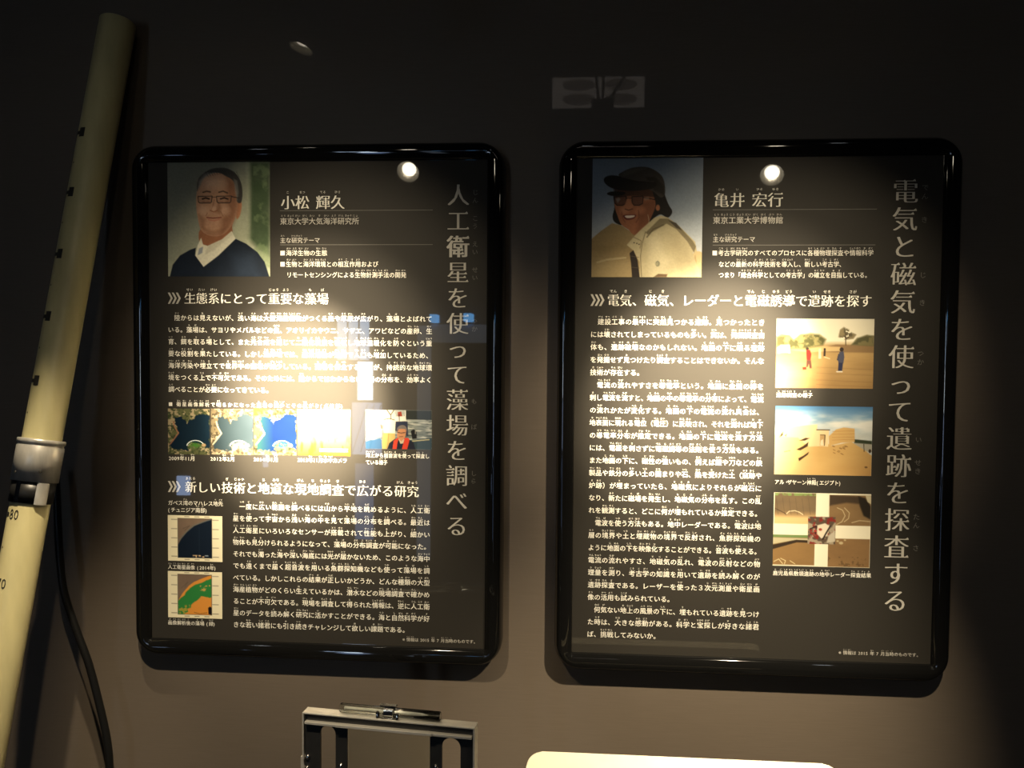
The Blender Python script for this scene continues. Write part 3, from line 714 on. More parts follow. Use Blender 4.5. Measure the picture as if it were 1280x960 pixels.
def paint_dig():
    C = Canvas((68, 64, 578, 458), 176, 136, 42)
    C.fill((226, 220, 196))
    n, f = C.noise(60, 4, 2, 0.8), C.noise(14, 3)
    def patch(x0, y0, x1, y1):
        return C.poly_mask([(x0, y0), (x1, y0), (x1, y1), (x0, y1)], 2)
    m = patch(72, 66, 290, 230); C.over(m, (150, 124, 88)); C.over(m * np.clip((C.Y - 180) / 20, 0, 1), (204, 178, 126)); C.over(m * np.clip((180 - C.Y) / 20, 0, 1) * (0.5 + 0.5 * n), (98, 84, 66))
    C.over(m * (C.Y < 80) * np.clip((f - 0.35) * 4, 0, 1), (120, 142, 84)); C.line([(134, 180), (150, 164), (180, 160), (204, 168), (222, 180)], 4, (228, 214, 176), 0.9); C.line([(76, 150), (130, 176), (134, 182)], 5, (80, 64, 48), 0.8)
    for k in range(6): C.line([(80 + k * 34, 92), (92 + k * 34, 180)], 3, (70, 60, 48), 0.35)
    m = patch(360, 72, 578, 234); C.over(m, (134, 108, 74)); C.over(m * n * 0.6, (104, 82, 56)); C.over(m * C.poly_mask([(360, 72), (520, 78), (545, 120), (450, 112), (360, 130)], 12), (66, 54, 42)); C.over(m * C.poly_mask([(510, 78), (545, 84), (578, 130), (578, 200), (540, 180), (520, 130)], 10), (40, 34, 28)); C.over(m * C.poly_mask([(548, 72), (578, 72), (578, 118), (560, 106)], 4), (190, 180, 150))
    for o in (0, 1): C.line([(402, 140 - o * 20), (430, 152), (444, 182), (428, 214), (400, 230)] if o == 0 else [(440, 140), (466, 166), (462, 196), (440, 214)], 3.5, (206, 190, 154), 0.8)
    C.line([(480, 218), (520, 206), (574, 210)], 3.5, (206, 190, 154), 0.8)
    m = patch(66, 290, 288, 452); C.over(m, (140, 110, 70)); C.over(m * n * 0.5, (108, 84, 54)); C.over(m * (C.Y < 306) * 1.0, (106, 128, 80)); C.over(m * C.poly_mask([(66, 306), (288, 308), (288, 318), (190, 316), (66, 342)], 3), (176, 168, 136)); C.poly([(66, 346), (190, 316), (286, 320), (286, 332), (194, 330), (66, 370)], (52, 42, 32), 3)
    for p in ([(74, 436), (100, 422), (120, 446)], [(110, 418), (136, 430), (130, 448)], [(160, 430), (186, 446)]): C.line(p, 3.5, (220, 204, 160), 0.9)
    m = patch(358, 304, 576, 456); C.over(m, (136, 106, 70)); C.over(m * n * 0.6, (104, 80, 54)); C.over(m * np.clip((f - 0.6) * 6, 0, 0.7) * (C.Y > 400), (90, 70, 46))
    m = patch(250, 190, 396, 336); C.over(m, (84, 70, 58))
    C.over(m * np.clip((C.noise(22, 3) - 0.45) * 6, 0, 1), (150, 138, 118)); C.over(m * np.clip((C.noise(18, 3) - 0.58) * 8, 0, 1), (120, 42, 36))
    C.poly([(300, 236), (340, 224), (366, 240), (352, 290), (322, 306), (300, 284)], (206, 196, 176), 5); C.line([(368, 238), (340, 290), (330, 310)], 8, (40, 32, 28)); C.line([(262, 256), (296, 240), (290, 280)], 7, (44, 34, 30))
    C.poly([(360, 290), (392, 262), (394, 320), (350, 330)], (176, 168, 150), 5); C.ell(316, 258, 9, 7, (150, 60, 50), 4); C.ell(290, 266, 8, 6, (150, 50, 44), 4)
    for x, y, r in ((426, 328, 11), (408, 318, 7), (446, 312, 6)): C.ell(x, y, r, r * 0.7, (176, 160, 124), 3)
    C.mul(np.full(C.X.shape, 0.90))
    return C

# ------------------------------------------------------------------ the two framed panels
BW, BH = 594.0, 836.7
PROFILE = [(0.0002, 0.0255), (0.0002, 0.0290), (0.0022, 0.0315), (0.0050, 0.0330), (0.0090, 0.0354), (0.0150, 0.0359), (0.0205, 0.0360),
           (0.0242, 0.0345), (0.0256, 0.0325), (0.0280, 0.0290), (0.0300, 0.0200), (0.0300, 0.0002)]

def make_panel(label, ox):
    t = empty('information_panel', (ox, 0, Z0), label, 'panel', 'framed information panels')
    bm = bmesh.new(); box(bm, (0, 0, 0), (BW / 1000, 0.0245, BH / 1000))
    bm_obj('printed_board', bm, M['board'], t)
    bm = bmesh.new(); rings = []
    for u, v in PROFILE:
        pts = rrect(-u, -u, BW / 1000 + u, BH / 1000 + u, max(1.5 * u, 0.0003), 10)
        rings.append([bm.verts.new((x, WY - v, z)) for x, z in pts])
    for a, b in zip(rings, rings[1:]):
        n = len(a)
        for k in range(n): bm.faces.new((a[k], a[(k + 1) % n], b[(k + 1) % n], b[k]))
    fr = bm_obj('frame', bm, M['frame'], t, smooth=True)
    fr['label'] = 'gloss black moulded frame with rounded corners'
    return t

def paragraph(lines, x0, x1, ztop, pitch, size, parent, indent_first=True):
    t, r = Text(), Text()
    for k, (s, full) in enumerate(lines):
        t.line(s, x0, ztop - k * pitch, size, 'bold', width=(x1 - x0) if full else None, ruby=r)
    o = t.build('body_text', M['ink'], parent)
    r.build('reading_aid', M['ink'], o)

def texts(name, items, m, parent, style='bold', rsize=0.38):
    """items: (string, x0, x1, baseline, size)"""
    t, r = Text(), Text()
    for s, x0, x1, z, size in items:
        t.line(s, x0, z, size, style, width=x1 - x0, ruby=r, rsize=rsize)
    o = t.build(name, m, parent)
    if r.n: r.build('reading_aid', m, o)
    return o

def rules(items, parent):
    for x0, x1, z in items:
        mesh_obj('rule_line', [(x0 / 1000, -0.0003, (z - 0.45) / 1000), (x1 / 1000, -0.0003, (z - 0.45) / 1000), (x1 / 1000, -0.0003, (z + 0.45) / 1000), (x0 / 1000, -0.0003, (z + 0.45) / 1000)], [(0, 1, 2, 3)], M['rule'], parent)

def heading(s, x0, x1, z, size, parent, cx):
    t, r = Text(), Text()
    t.line(s, x0, z, size, 'mincho_bold', width=x1 - x0, ruby=r, rsize=0.30)
    o = t.build('heading_text', M['ink'], parent); r.build('reading_aid', M['ink'], o)
    c = Text(); chevrons(c, cx, z - 1.5, 19.5, 7.2); c.build('chevron_mark', M['ink_grey'], o)

def title(s, xc, ztop, size, pitch, parent):
    t, r = Text(), Text()
    t.column(s, xc, ztop, size, pitch, 'mincho', ruby=r)
    o = t.build('title_text', M['ink_grey'], parent); r.build('reading_aid', M['rule'], o)

# --- left panel: the sea-grass survey
A = make_panel('framed panel with a man in glasses and five small pictures in a row', 0.0)
title('[人|じん][工|こう][衛|えい][星|せい]を[使|つか]って[藻|も][場|ば]を[調|しら]べる', 544.5, 797.5, 39.5, 43.45, A)
texts('name_text', [('[小|こ][松|まつ] [輝|てる][久|ひさ]', 236, 349, 757.0, 25.6)], M['ink'], A, 'mincho_bold', 0.22)
texts('affiliation_text', [('[東|とう][京|きょう][大|だい][学|がく][大|たい][気|き][海|かい][洋|よう][研|けん][究|きゅう][所|じょ]', 234.8, 373.7, 729.8, 12.6),
                           ('[主|おも]な[研究|けんきゅう]テーマ', 234.8, 305.2, 698.0, 10.4)], M['ink_grey'], A)
texts('theme_text', [('■[海|かい][洋|よう][生|せい][物|ぶつ]の[生|せい][態|たい]', 234.7, 318.0, 676.2, 10.6),
                     ('■[生|せい][物|ぶつ]と[海|かい][洋|よう][環|かん][境|きょう]との[相|そう][互|ご][作|さ][用|よう]および', 234.7, 407.2, 657.0, 10.6),
                     ('リモートセンシングによる[生|せい][物|ぶつ][計|けい][測|そく][手|しゅ][法|ほう]の[開|かい][発|はつ]', 245.9, 455.8, 638.6, 10.6)], M['ink'], A)
rules([(234.8, 500.8, 752.6), (234.8, 501.0, 694.2)], A)
heading('[生|せい][態|たい][系|けい]にとって[重|じゅう][要|よう]な[藻|も][場|ば]', 62.8, 320.5, 593.6, 21.4, A, 33.8)
paragraph([
    ('　[陸|りく]からは[見|み]えないが、[浅|あさ]い[海|うみ]は[大|おお][型|がた][海|かい][産|さん][植|しょく][物|ぶつ]がつくる[森|もり]や[草|そう][原|げん]が[広|ひろ]がり、[藻|も][場|ば]とよばれて', True),
    ('いる。[藻|も][場|ば]は、サヨリやメバルなどの[魚|さかな]、アオリイカやウニ、サザエ、アワビなどの[産|さん][卵|らん]、[生|せい]', True),
    ('[育|いく]、[餌|えさ]を[取|と]る[場|ば]として、また[光|こう][合|ごう][成|せい]を[通|つう]じて[二|に][酸|さん][化|か][炭|たん][素|そ]を[吸|きゅう][収|しゅう]し[地|ち][球|きゅう][温|おん][暖|だん][化|か]を[防|ふせ]ぐという[重|じゅう]', True),
    ('[要|よう]な[役|やく][割|わり]を[果|は]たしている。しかし[沿|えん][岸|がん][域|いき]では、[産|さん][業|ぎょう][活|かつ][動|どう]が[活|かっ][発|ぱつ]で[人|じん][口|こう]も[増|ぞう][加|か]しているため、', True),
    ('[海|かい][洋|よう][汚|お][染|せん]や[埋|うめ][立|た]てで[世|せ][界|かい][中|じゅう]の[藻|も][場|ば]が[減|げん][少|しょう]している。[藻|も][場|ば]を[保|ほ][全|ぜん]することが、[持|じ][続|ぞく][的|てき]な[地|ち][球|きゅう][環|かん]', True),
    ('[境|きょう]をつくる[上|うえ]で[不|ふ][可|か][欠|けつ]である。そのためには、[陸|りく]からではわからない[藻|も][場|ば]の[分|ぶん][布|ぷ]を、[効|こう][率|りつ]よく', True),
    ('[調|しら]べることが[必|ひつ][要|よう]になってきている。', False)], 33.3, 501.0, 563.6, 20.85, 11.0, A)
texts('caption_text', [('■ [衛|えい][星|せい][画|が][像|ぞう][解|かい][析|せき]で[明|あき]らかになった[藻|も][場|ば]の[減|げん][少|しょう]とその[広|ひろ]がり(点線部)', 32.4, 347.2, 413.2, 8.6),
                       ('2009[年|ねん]11[月|がつ]', 33.1, 81.0, 317.6, 9.0), ('2012[年|ねん]2[月|がつ]', 108.6, 153.3, 318.0, 9.0), ('2014[年|ねん]1[月|がつ]', 186.4, 230.8, 318.4, 9.0),
                       ('2013[年|ねん]11[月|がつ][水|すい][中|ちゅう]カメラ', 265.0, 352.9, 318.8, 9.0),
                       ('[海|かい][上|じょう]から[超|ちょう][音|おん][波|ぱ]を[使|つか]って[探|たん][査|さ]し', 385.3, 497.1, 329.0, 8.6), ('ている[様|よう][子|す]', 385.3, 424.0, 316.8, 8.6),
                       ('ガベス[湾|わん]のマハレス[地|ち][先|さき]', 31.0, 131.3, 238.6, 9.4), ('(チュニジア[南|なん][部|ぶ])', 31.0, 103.7, 226.2, 9.4),
                       ('[人|じん][工|こう][衛|えい][星|せい][画|が][像|ぞう] (2014[年|ねん])', 30.0, 119.0, 124.6, 8.6), ('[画|が][像|ぞう][解|かい][析|せき][後|ご]の[藻|も][場|ば] ([緑|みどり])', 29.3, 117.0, 25.0, 8.6)], M['ink'], A)
heading('[新|あたら]しい[技|ぎ][術|じゅつ]と[地|じ][道|みち]な[現|げん][地|ち][調|ちょう][査|さ]で[広|ひろ]がる[研|けん][究|きゅう]', 61.8, 479.2, 262.6, 21.6, A, 31.2)
paragraph([
    ('　[一|いち][度|ど]に[広|ひろ]い[範|はん][囲|い]を[調|しら]べるには[山|やま]から[平|へい][地|ち]を[眺|なが]めるように、[人|じん][工|こう][衛|えい]', True),
    ('[星|せい]を[使|つか]って[宇|う][宙|ちゅう]から[浅|あさ]い[海|うみ]の[中|なか]を[見|み]て[藻|も][場|ば]の[分|ぶん][布|ぷ]を[調|しら]べる。[最|さい][近|きん]は', True),
    ('[人|じん][工|こう][衛|えい][星|せい]にいろいろなセンサーが[搭|とう][載|さい]されて[性|せい][能|のう]も[上|あ]がり、[細|こま]かい', True),
    ('[物|ぶっ][体|たい]も[見|み][分|わ]けられるようになって、[藻|も][場|ば]の[分|ぶん][布|ぷ][調|ちょう][査|さ]が[可|か][能|のう]になった。', True),
    ('それでも[濁|にご]った[海|うみ]や[深|ふか]い[海|かい][底|てい]には[光|ひかり]が[届|とど]かないため、このような[海|かい][中|ちゅう]', True),
    ('でも[遠|とお]くまで[届|とど]く[超|ちょう][音|おん][波|ぱ]を[用|もち]いる[魚|ぎょ][群|ぐん][探|たん][知|ち][機|き]なども[使|つか]って[藻|も][場|ば]を[調|しら]', True),
    ('べている。しかしこれらの[結|けっ][果|か]が[正|ただ]しいかどうか、どんな[種|しゅ][類|るい]の[大|おお][型|がた]', True),
    ('[海|かい][産|さん][植|しょく][物|ぶつ]がどのくらい[生|は]えているかは、[潜|せん][水|すい]などの[現|げん][場|ば][調|ちょう][査|さ]で[確|たし]かめ', True),
    ('ることが[不|ふ][可|か][欠|けつ]である。[現|げん][場|ば]を[調|ちょう][査|さ]して[得|え]られた[情|じょう][報|ほう]は、[逆|ぎゃく]に[人|じん][工|こう][衛|えい]', True),
    ('[星|せい]のデータを[読|よ]み[解|と]く[研|けん][究|きゅう]に[活|い]かすことができる。[海|うみ]と[自|し][然|ぜん][科|か][学|がく]が[好|す]', True),
    ('きな[若|わか]い[諸|しょ][君|くん]にも[引|ひ]き[続|つづ]きチャレンジして[欲|ほ]しい[課|か][題|だい]である。', False)], 148.2, 498.7, 233.8, 20.95, 11.2, A)
texts('footnote_text', [('※[情|じょう][報|ほう]は 2015 [年|ねん] 7 [月|がつ][当|とう][時|じ]のものです。', 450.6, 582.1, 9.2, 7.2)], M['ink_grey'], A)
paint_man_with_glasses().build('portrait_photo', (34.8, 639.8, 217.2, BH - 0.2), A)
for k, r in enumerate(((32.2, 328.2, 107.6, 408.6), (109.9, 329.0, 185.9, 409.4), (187.4, 329.8, 263.0, 410.2))):
    paint_satellite(k).build('satellite_picture', r, A)
paint_underwater().build('underwater_picture', (265.2, 330.2, 358.5, 410.4), A)
paint_boat().build('boat_picture', (385.2, 343.6, 500.8, 411.2), A)
paint_map(False).build('map_picture', (30.5, 139.0, 129.5, 220.2), A)
paint_map(True).build('map_picture', (29.8, 37.6, 128.6, 120.6), A)

# --- right panel: the archaeological survey
B = make_panel('framed panel with a man in a dark hat and three pictures stacked at right', 0.7442)
title('[電|でん][気|き]と[磁|じ][気|き]を[使|つか]って[遺|い][跡|せき]を[探|たん][査|さ]する', 534.5, 800.5, 42.0, 44.95, B)
texts('name_text', [('[亀|かめ][井|い] [宏|ひろ][行|ゆき]', 226.5, 340.0, 757.0, 25.6)], M['ink'], B, 'mincho_bold', 0.22)
texts('affiliation_text', [('[東|とう][京|きょう][工|こう][業|ぎょう][大|だい][学|がく][博|はく][物|ぶつ][館|かん]', 225.8, 340.4, 728.6, 12.6), ('[主|おも]な[研究|けんきゅう]テーマ', 226.3, 295.6, 698.0, 10.4)], M['ink_grey'], B)
texts('theme_text', [('■[考|こう][古|こ][学|がく][研|けん][究|きゅう]のすべてのプロセスに[各|かく][種|しゅ][物|ぶつ][理|り][探|たん][査|さ]や[情|じょう][報|ほう][科|か][学|がく]', 225.6, 486.5, 675.6, 10.2),
                     ('などの[最|さい][新|しん]の[科|か][学|がく][技|ぎ][術|じゅつ]を[導|どう][入|にゅう]し、[新|あたら]しい[考|こう][古|こ][学|がく]、', 236.4, 441.0, 657.0, 10.2),
                     ('つまり「[総|そう][合|ごう][科|か][学|がく]としての[考|こう][古|こ][学|がく]」の[確|かく][立|りつ]を[目|め][指|ざ]している。', 236.6, 482.3, 639.2, 10.2)], M['ink'], B)
rules([(225.8, 489.8, 750.6), (226.4, 488.8, 692.4)], B)
heading('[電|でん][気|き]、[磁|じ][気|き]、レーダーと[電|でん][磁|じ][誘|ゆう][導|どう]で[遺|い][跡|せき]を[探|さが]す', 53.2, 485.9, 592.6, 21.4, B, 25.3)
paragraph([
    ('　[建|けん][設|せつ][工|こう][事|じ]の[最|さい][中|ちゅう]に[突|とつ][然|ぜん][見|み]つかる[遺|い][跡|せき]。[見|み]つかったとき', True),
    ('には[壊|こわ]されてしまっているものも[多|おお]い。[実|じつ]は、[発|はっ][掘|くつ][調|ちょう][査|さ][自|じ]', True),
    ('[体|たい]も、[遺|い][跡|せき][破|は][壊|かい]なのかもしれない。[地|じ][面|めん]の[下|した]に[眠|ねむ]る[遺|い][跡|せき]', True),
    ('を[発|はっ][掘|くつ]せず[見|み]つけたり[調|ちょう][査|さ]することはできないか。そんな', True),
    ('[技|ぎ][術|じゅつ]が[存|そん][在|ざい]する。', False),
    ('　[電|でん][流|りゅう]の[流|なが]れやすさを[導|どう][電|でん][率|りつ]という。[地|じ][面|めん]に[金|きん][属|ぞく]の[棒|ぼう]を', True),
    ('[刺|さ]し[電|でん][流|りゅう]を[流|なが]すと、[地|じ][面|めん]の[中|なか]の[導|どう][電|でん][率|りつ]の[分|ぶん][布|ぷ]によって、[電|でん][流|りゅう]', True),
    ('の[流|なが]れかたが[変|へん][化|か]する。[地|じ][面|めん]の[下|した]の[電|でん][流|りゅう]の[流|なが]れ[具|ぐ][合|あい]は、', True),
    ('[地|ち][表|ひょう][面|めん]に[現|あらわ]れる[電|でん][位|い]（[電|でん][圧|あつ]）に[反|はん][映|えい]され、それを[測|はか]れば[地|ち][下|か]', True),
    ('の[導|どう][電|でん][率|りつ][分|ぶん][布|ぷ]が[推|すい][定|てい]できる。[地|じ][面|めん]の[下|した]に[電|でん][流|りゅう]を[流|なが]す[方|ほう][法|ほう]', True),
    ('には、[電|でん][極|きょく]を[刺|さ]さずに[電|でん][磁|じ][誘|ゆう][導|どう]の[法|ほう][則|そく]を[使|つか]う[方|ほう][法|ほう]もある。', True),
    ('また[地|じ][面|めん]の[下|した]に、[磁|じ][性|せい]の[強|つよ]いもの、[例|たと]えば[鎧|よろい]や[刀|かたな]などの[鉄|てつ]', True),
    ('[製|せい][品|ひん]や[鉄|てつ][分|ぶん]の[多|おお]い[土|つち]の[固|かた]まりや[石|いし]、[熱|ねつ]を[受|う]けた[土|つち]（[窯|かま][跡|あと]や', True),
    ('[炉|ろ][跡|あと]）が[埋|う]まっていたら、[地|ち][磁|じ][気|き]によりそれらが[磁|じ][石|しゃく]に', True),
    ('なり、[新|あら]たに[磁|じ][場|ば]を[発|はっ][生|せい]し、[地|ち][磁|じ][気|き]の[分|ぶん][布|ぷ]を[乱|みだ]す。この[乱|みだ]', True),
    ('れを[観|かん][測|そく]すると、どこに[何|なに]が[埋|う]もれているか[推|すい][定|てい]できる。', True),
    ('　[電|でん][波|ぱ]を[使|つか]う[方|ほう][法|ほう]もある。[地|ち][中|ちゅう]レーダーである。[電|でん][波|ぱ]は[地|ち]', True),
    ('[層|そう]の[境|きょう][界|かい]や[土|つち]と[埋|まい][蔵|ぞう][物|ぶつ]の[境|きょう][界|かい]で[反|はん][射|しゃ]され、[魚|ぎょ][群|ぐん][探|たん][知|ち][機|き]の', True),
    ('ように[地|じ][面|めん]の[下|した]を[映|えい][像|ぞう][化|か]することができる。[音|おん][波|ぱ]も[使|つか]える。', True),
    ('[電|でん][流|りゅう]の[流|なが]れやすさ、[地|ち][磁|じ][気|き]の[乱|みだ]れ、[電|でん][波|ぱ]の[反|はん][射|しゃ]などの[物|ぶつ]', True),
    ('[理|り][量|りょう]を[測|はか]り、[考|こう][古|こ][学|がく]の[知|ち][識|しき]を[用|もち]いて[遺|い][跡|せき]を[読|よ]み[解|と]くのが', True),
    ('[遺|い][跡|せき][探|たん][査|さ]である。レーザーを[使|つか]った３[次|じ][元|げん][測|そく][量|りょう]や[衛|えい][星|せい][画|が]', True),
    ('[像|ぞう]の[活|かつ][用|よう]も[試|こころ]みられている。', False),
    ('　[何|なに][気|げ]ない[地|ち][上|じょう]の[風|ふう][景|けい]の[下|した]に、[埋|う]もれている[遺|い][跡|せき]を[見|み]つけ', True),
    ('た[時|とき]は、[大|おお]きな[感|かん][動|どう]がある。[科|か][学|がく]と[宝|たから][探|さが]しが[好|す]きな[諸|しょ][君|くん]', True),
    ('ば、[挑|ちょう][戦|せん]してみないか。', False)], 25.8, 314.2, 560.4, 21.3, 11.2, B)
texts('caption_text', [('[遺|い][跡|せき][調|ちょう][査|さ]の[様|よう][子|す]', 334.4, 394.1, 441.4, 8.6), ('アル・ザヤーン[神|しん][殿|でん](エジプト)', 334.6, 443.9, 296.0, 8.8),
                       ('[鹿|か][児|ご][島|しま][県|けん][敷|しき][領|りょう][遺|い][跡|せき]の[地|ち][中|ちゅう]レーダー[探|たん][査|さ][結|けっ][果|か]', 334.9, 495.2, 142.6, 8.6)], M['ink'], B)
texts('footnote_text', [('※[情|じょう][報|ほう]は 2015 [年|ねん] 7 [月|がつ][当|とう][時|じ]のものです。', 445.0, 578.3, 12.0, 7.2)], M['ink_grey'], B)
paint_man_in_hat().build('portrait_photo', (26.4, 639.4, 208.8, BH - 0.2), B)
paint_field().build('field_picture', (333.0, 456.4, 490.3, 571.3), B)
paint_temple().build('temple_picture', (333.8, 312.0, 491.1, 426.5), B)
paint_dig().build('excavation_picture', (334.2, 158.4, 492.1, 281.8), B)

# ------------------------------------------------------------------ the two display spotlights on their track
def aim_matrix(pos, target):
    p, q = Vector(pos), Vector(target)
    d = (q - p).normalized()
    return Matrix.Translation(p) @ d.to_track_quat('-Z', 'Y').to_matrix().to_4x4()

M['lens'] = mat('lamp_lens', (0.9, 0.9, 0.9), rough=0.3, emit=(1.0, 0.90, 0.70), strength=34.0)
M['reflector'] = mat('lamp_reflector', (0.5, 0.46, 0.38), rough=0.5, metal=0.0)
TRACK_Z = 1.42
bm = bmesh.new(); box(bm, (-0.35, -0.818, TRACK_Z + Z0), (1.85, -0.782, TRACK_Z + 0.032 + Z0), 0.003)
for x in (-0.2, 0.75, 1.7): box(bm, (x - 0.006, -0.806, TRACK_Z + 0.03 + Z0), (x + 0.006, -0.794, CZ - 0.0005))
tag(bm_obj('lighting_track', bm, M['black_metal']), 'black ceiling-hung lighting track above and in front of both panels', 'lighting track')
for k, S in enumerate(SPOTS):
    pos = (S['pos'][0], S['pos'][1], S['pos'][2] + Z0); aim = (S['aim'][0], S['aim'][1], S['aim'][2] + Z0)
    mw = aim_matrix(pos, aim)
    root = empty('display_spotlight', pos, ('lit spotlight mirrored in the panel with the man in glasses', 'lit spotlight mirrored in the panel with the man in the hat', 'lit spotlight aimed at the ivory measuring pole')[k], 'spotlight', 'track spotlights')
    loc = Matrix.Translation(-Vector(pos)) @ mw
    bm = bmesh.new(); lathe(bm, [(0.0, 0.105), (0.030, 0.105), (0.033, 0.10), (0.033, 0.0), (0.0315, -0.012), (0.0295, -0.012), (0.0295, -0.002)], 40, loc)
    bm_obj('housing', bm, M['black_metal'], root, True)
    bm = bmesh.new(); lathe(bm, [(0.0294, -0.006), (0.0265, -0.001), (0.0225, 0.004), (0.019, 0.009)], 40, loc)
    bm_obj('reflector', bm, M['reflector'], root, True)
    bm = bmesh.new(); lathe(bm, [(0.019, 0.009), (0.012, 0.0065), (0.0001, 0.006)], 40, loc)
    bm_obj('lens', bm, M['lens'], root, True)
    bm = bmesh.new(); tube(bm, [loc @ Vector((0, 0, 0.06)), Vector((0, 0.0, 0.13)), Vector((0, 0, CZ - pos[2] - 0.0005 if k == 2 else TRACK_Z - S['pos'][2]))], 0.007, 12)
    bm_obj('stem', bm, M['black_metal'], root, True)
    for ang, watts, hz in S['beam']:
        ld = bpy.data.lights.new('spot_beam', 'SPOT'); ld.energy = watts; ld.color = WARM
        ld.spot_size = math.radians(ang); ld.spot_blend = 1.0; ld.shadow_soft_size = 0.012
        lo = bpy.data.objects.new('spot_beam', ld); COL.objects.link(lo); lo.parent = root
        lo.matrix_local = Matrix.Translation(loc @ Vector((0, 0, -0.016))) @ (Vector(hz) + Vector((0, 0, Z0)) - Vector(pos)).to_track_quat('-Z', 'Y').to_matrix().to_4x4()

# ------------------------------------------------------------------ ivory measuring pole leaning on the wall
PA, PB = Vector((-0.1580, -0.2235, -0.155)), Vector((-0.0450, -0.0120, 1.0745))     # axis, relative to the boards' lower edge
AX = (PB - PA).normalized(); PR = 0.029
P0 = PA + AX * ((-1.0 - PA.z) / AX.z + 0.004)
base = P0 + Vector((0, 0, Z0))
L = (PB - P0).length
pole = empty('measuring_pole', base, 'ivory measuring pole with an aluminium collar leaning at left', 'pole')
pm = AX.to_track_quat('Z', 'Y').to_matrix().to_4x4()
bm = bmesh.new(); lathe(bm, [(PR - 0.002, 0.0), (PR, 0.003), (PR, L - 0.002), (PR - 0.002, L)], 48, pm, True)
o = bm_obj('shaft', bm, M['pole'], pole, True); 
ang_front = math.atan2((pm.inverted().to_3x3() @ Vector((0.3, -1, 0))).y, (pm.inverted().to_3x3() @ Vector((0.3, -1, 0))).x)
def on_pole(a, h, r=PR + 0.0006):
    """Point on the shaft: a = metres around the surface from the side facing the viewer (positive right), h = height along it"""
    t = ang_front + a / PR
    return pm @ Vector((r * math.cos(t), r * math.sin(t), h))
def pole_h(zrel): return (zrel - P0.z) / AX.z
def pole_patch(bm, a0, a1, h0, h1, n=6):
    vs = [[bm.verts.new(on_pole(a0 + (a1 - a0) * i / n, h)) for i in range(n + 1)] for h in (h0, h1)]
    for i in range(n): bm.faces.new((vs[0][i], vs[0][i + 1], vs[1][i + 1], vs[1][i]))
for k, zr in enumerate((0.8655, 0.7640, 0.6610, 0.5590, 0.4560, 0.2480, 0.1440)):
    h = pole_h(zr); bm = bmesh.new()
    pole_patch(bm, -0.040, -0.0235, h - 0.0035, h + 0.0025)
    if zr > 0.3:
        pole_patch(bm, -0.0235, -0.0125, h - 0.008, h + 0.008)
    bm_obj('scale_mark', bm, M['mark'], pole)
    bm = bmesh.new(); hh = h - 0.052
    lathe(bm, [(0.0016, 0.0), (0.0001, 0.0006)], 8, Matrix.Translation(on_pole(-0.026, hh, PR + 0.0002)) @ (pm @ Vector((math.cos(ang_front - 0.9), math.sin(ang_front - 0.9), 0))).to_track_quat('Z', 'Y').to_matrix().to_4x4())
    bm_obj('scale_dot', bm, M['mark'], pole)
for txt, zr in (('80', 0.2480), ('70', 0.1440)):
    h = pole_h(zr); vs, fs, n = [], [], 0
    for j, ch in enumerate(txt):
        V, F = glyph(ch, 'sans')
        for v in V: vs.append(on_pole(-0.0215 + (j * 0.0085) + v[0] * 0.0155, h - 0.0075 + v[1] * 0.022))
        fs += [tuple(i + n for i in p) for p in F]; n += len(V)
    mesh_obj('scale_number', vs, fs, M['mark'], pole)
hc0, hc1 = pole_h(0.300), pole_h(0.366)
bm = bmesh.new(); lathe(bm, [(PR + 0.001, hc0), (0.0345, hc0), (0.0345, hc1 - 0.012), (0.0330, hc1 - 0.010), (0.0330, hc1 - 0.008), (0.0352, hc1 - 0.0065), (0.0352, hc1 - 0.001), (0.0335, hc1), (PR + 0.0005, hc1)], 48, pm)
col = bm_obj('collar', bm, M['alu'], pole, True); col['label'] = 'worn aluminium collar sleeve'
for a, h in ((-0.020, hc0 + 0.013), (0.013, hc0 + 0.017)):
    bm = bmesh.new(); t = ang_front + a / PR
    lathe(bm, [(0.0024, 0.0), (0.0019, 0.0007), (0.0001, 0.0008)], 12, Matrix.Translation(on_pole(a, h, 0.0345)) @ (pm.to_3x3() @ Vector((math.cos(t), math.sin(t), 0))).to_track_quat('Z', 'Y').to_matrix().to_4x4())
    bm_obj('rivet_hole', bm, M['mark'], col)
hb0 = hc0 - 0.034
bm = bmesh.new(); lathe(bm, [(PR + 0.001, hb0), (0.0318, hb0), (0.0318, hc0 - 0.0005), (PR + 0.001, hc0 - 0.0005)], 48, pm)
bm_obj('clamp_band', bm, M['black_metal'], pole, True)['label'] = 'black clamp band below the collar'
bm = bmesh.new()
vs = [[bm.verts.new(on_pole(a, h, r)) for a, r in ((0.012, 0.0322), (0.014, 0.0345), (0.020, 0.0350), (0.028, 0.0345), (0.030, 0.0322))] for h in (hb0 - 0.001, hc0 - 0.0008)]
for i in range(4): bm.faces.new((vs[0][i], vs[0][i + 1], vs[1][i + 1], vs[1][i]))
bm_obj('clamp_lug', bm, M['alu'], pole, True)
bm = bmesh.new(); vs = [[bm.verts.new(on_pole(a, h, 0.0323)) for a in (-0.016, -0.0125, -0.009)] for h in (hb0, hc0 - 0.0008)]
for i in range(2): bm.faces.new((vs[0][i], vs[0][i + 1], vs[1][i + 1], vs[1][i]))
bm_obj('clamp_strap', bm, M['chrome'], pole)

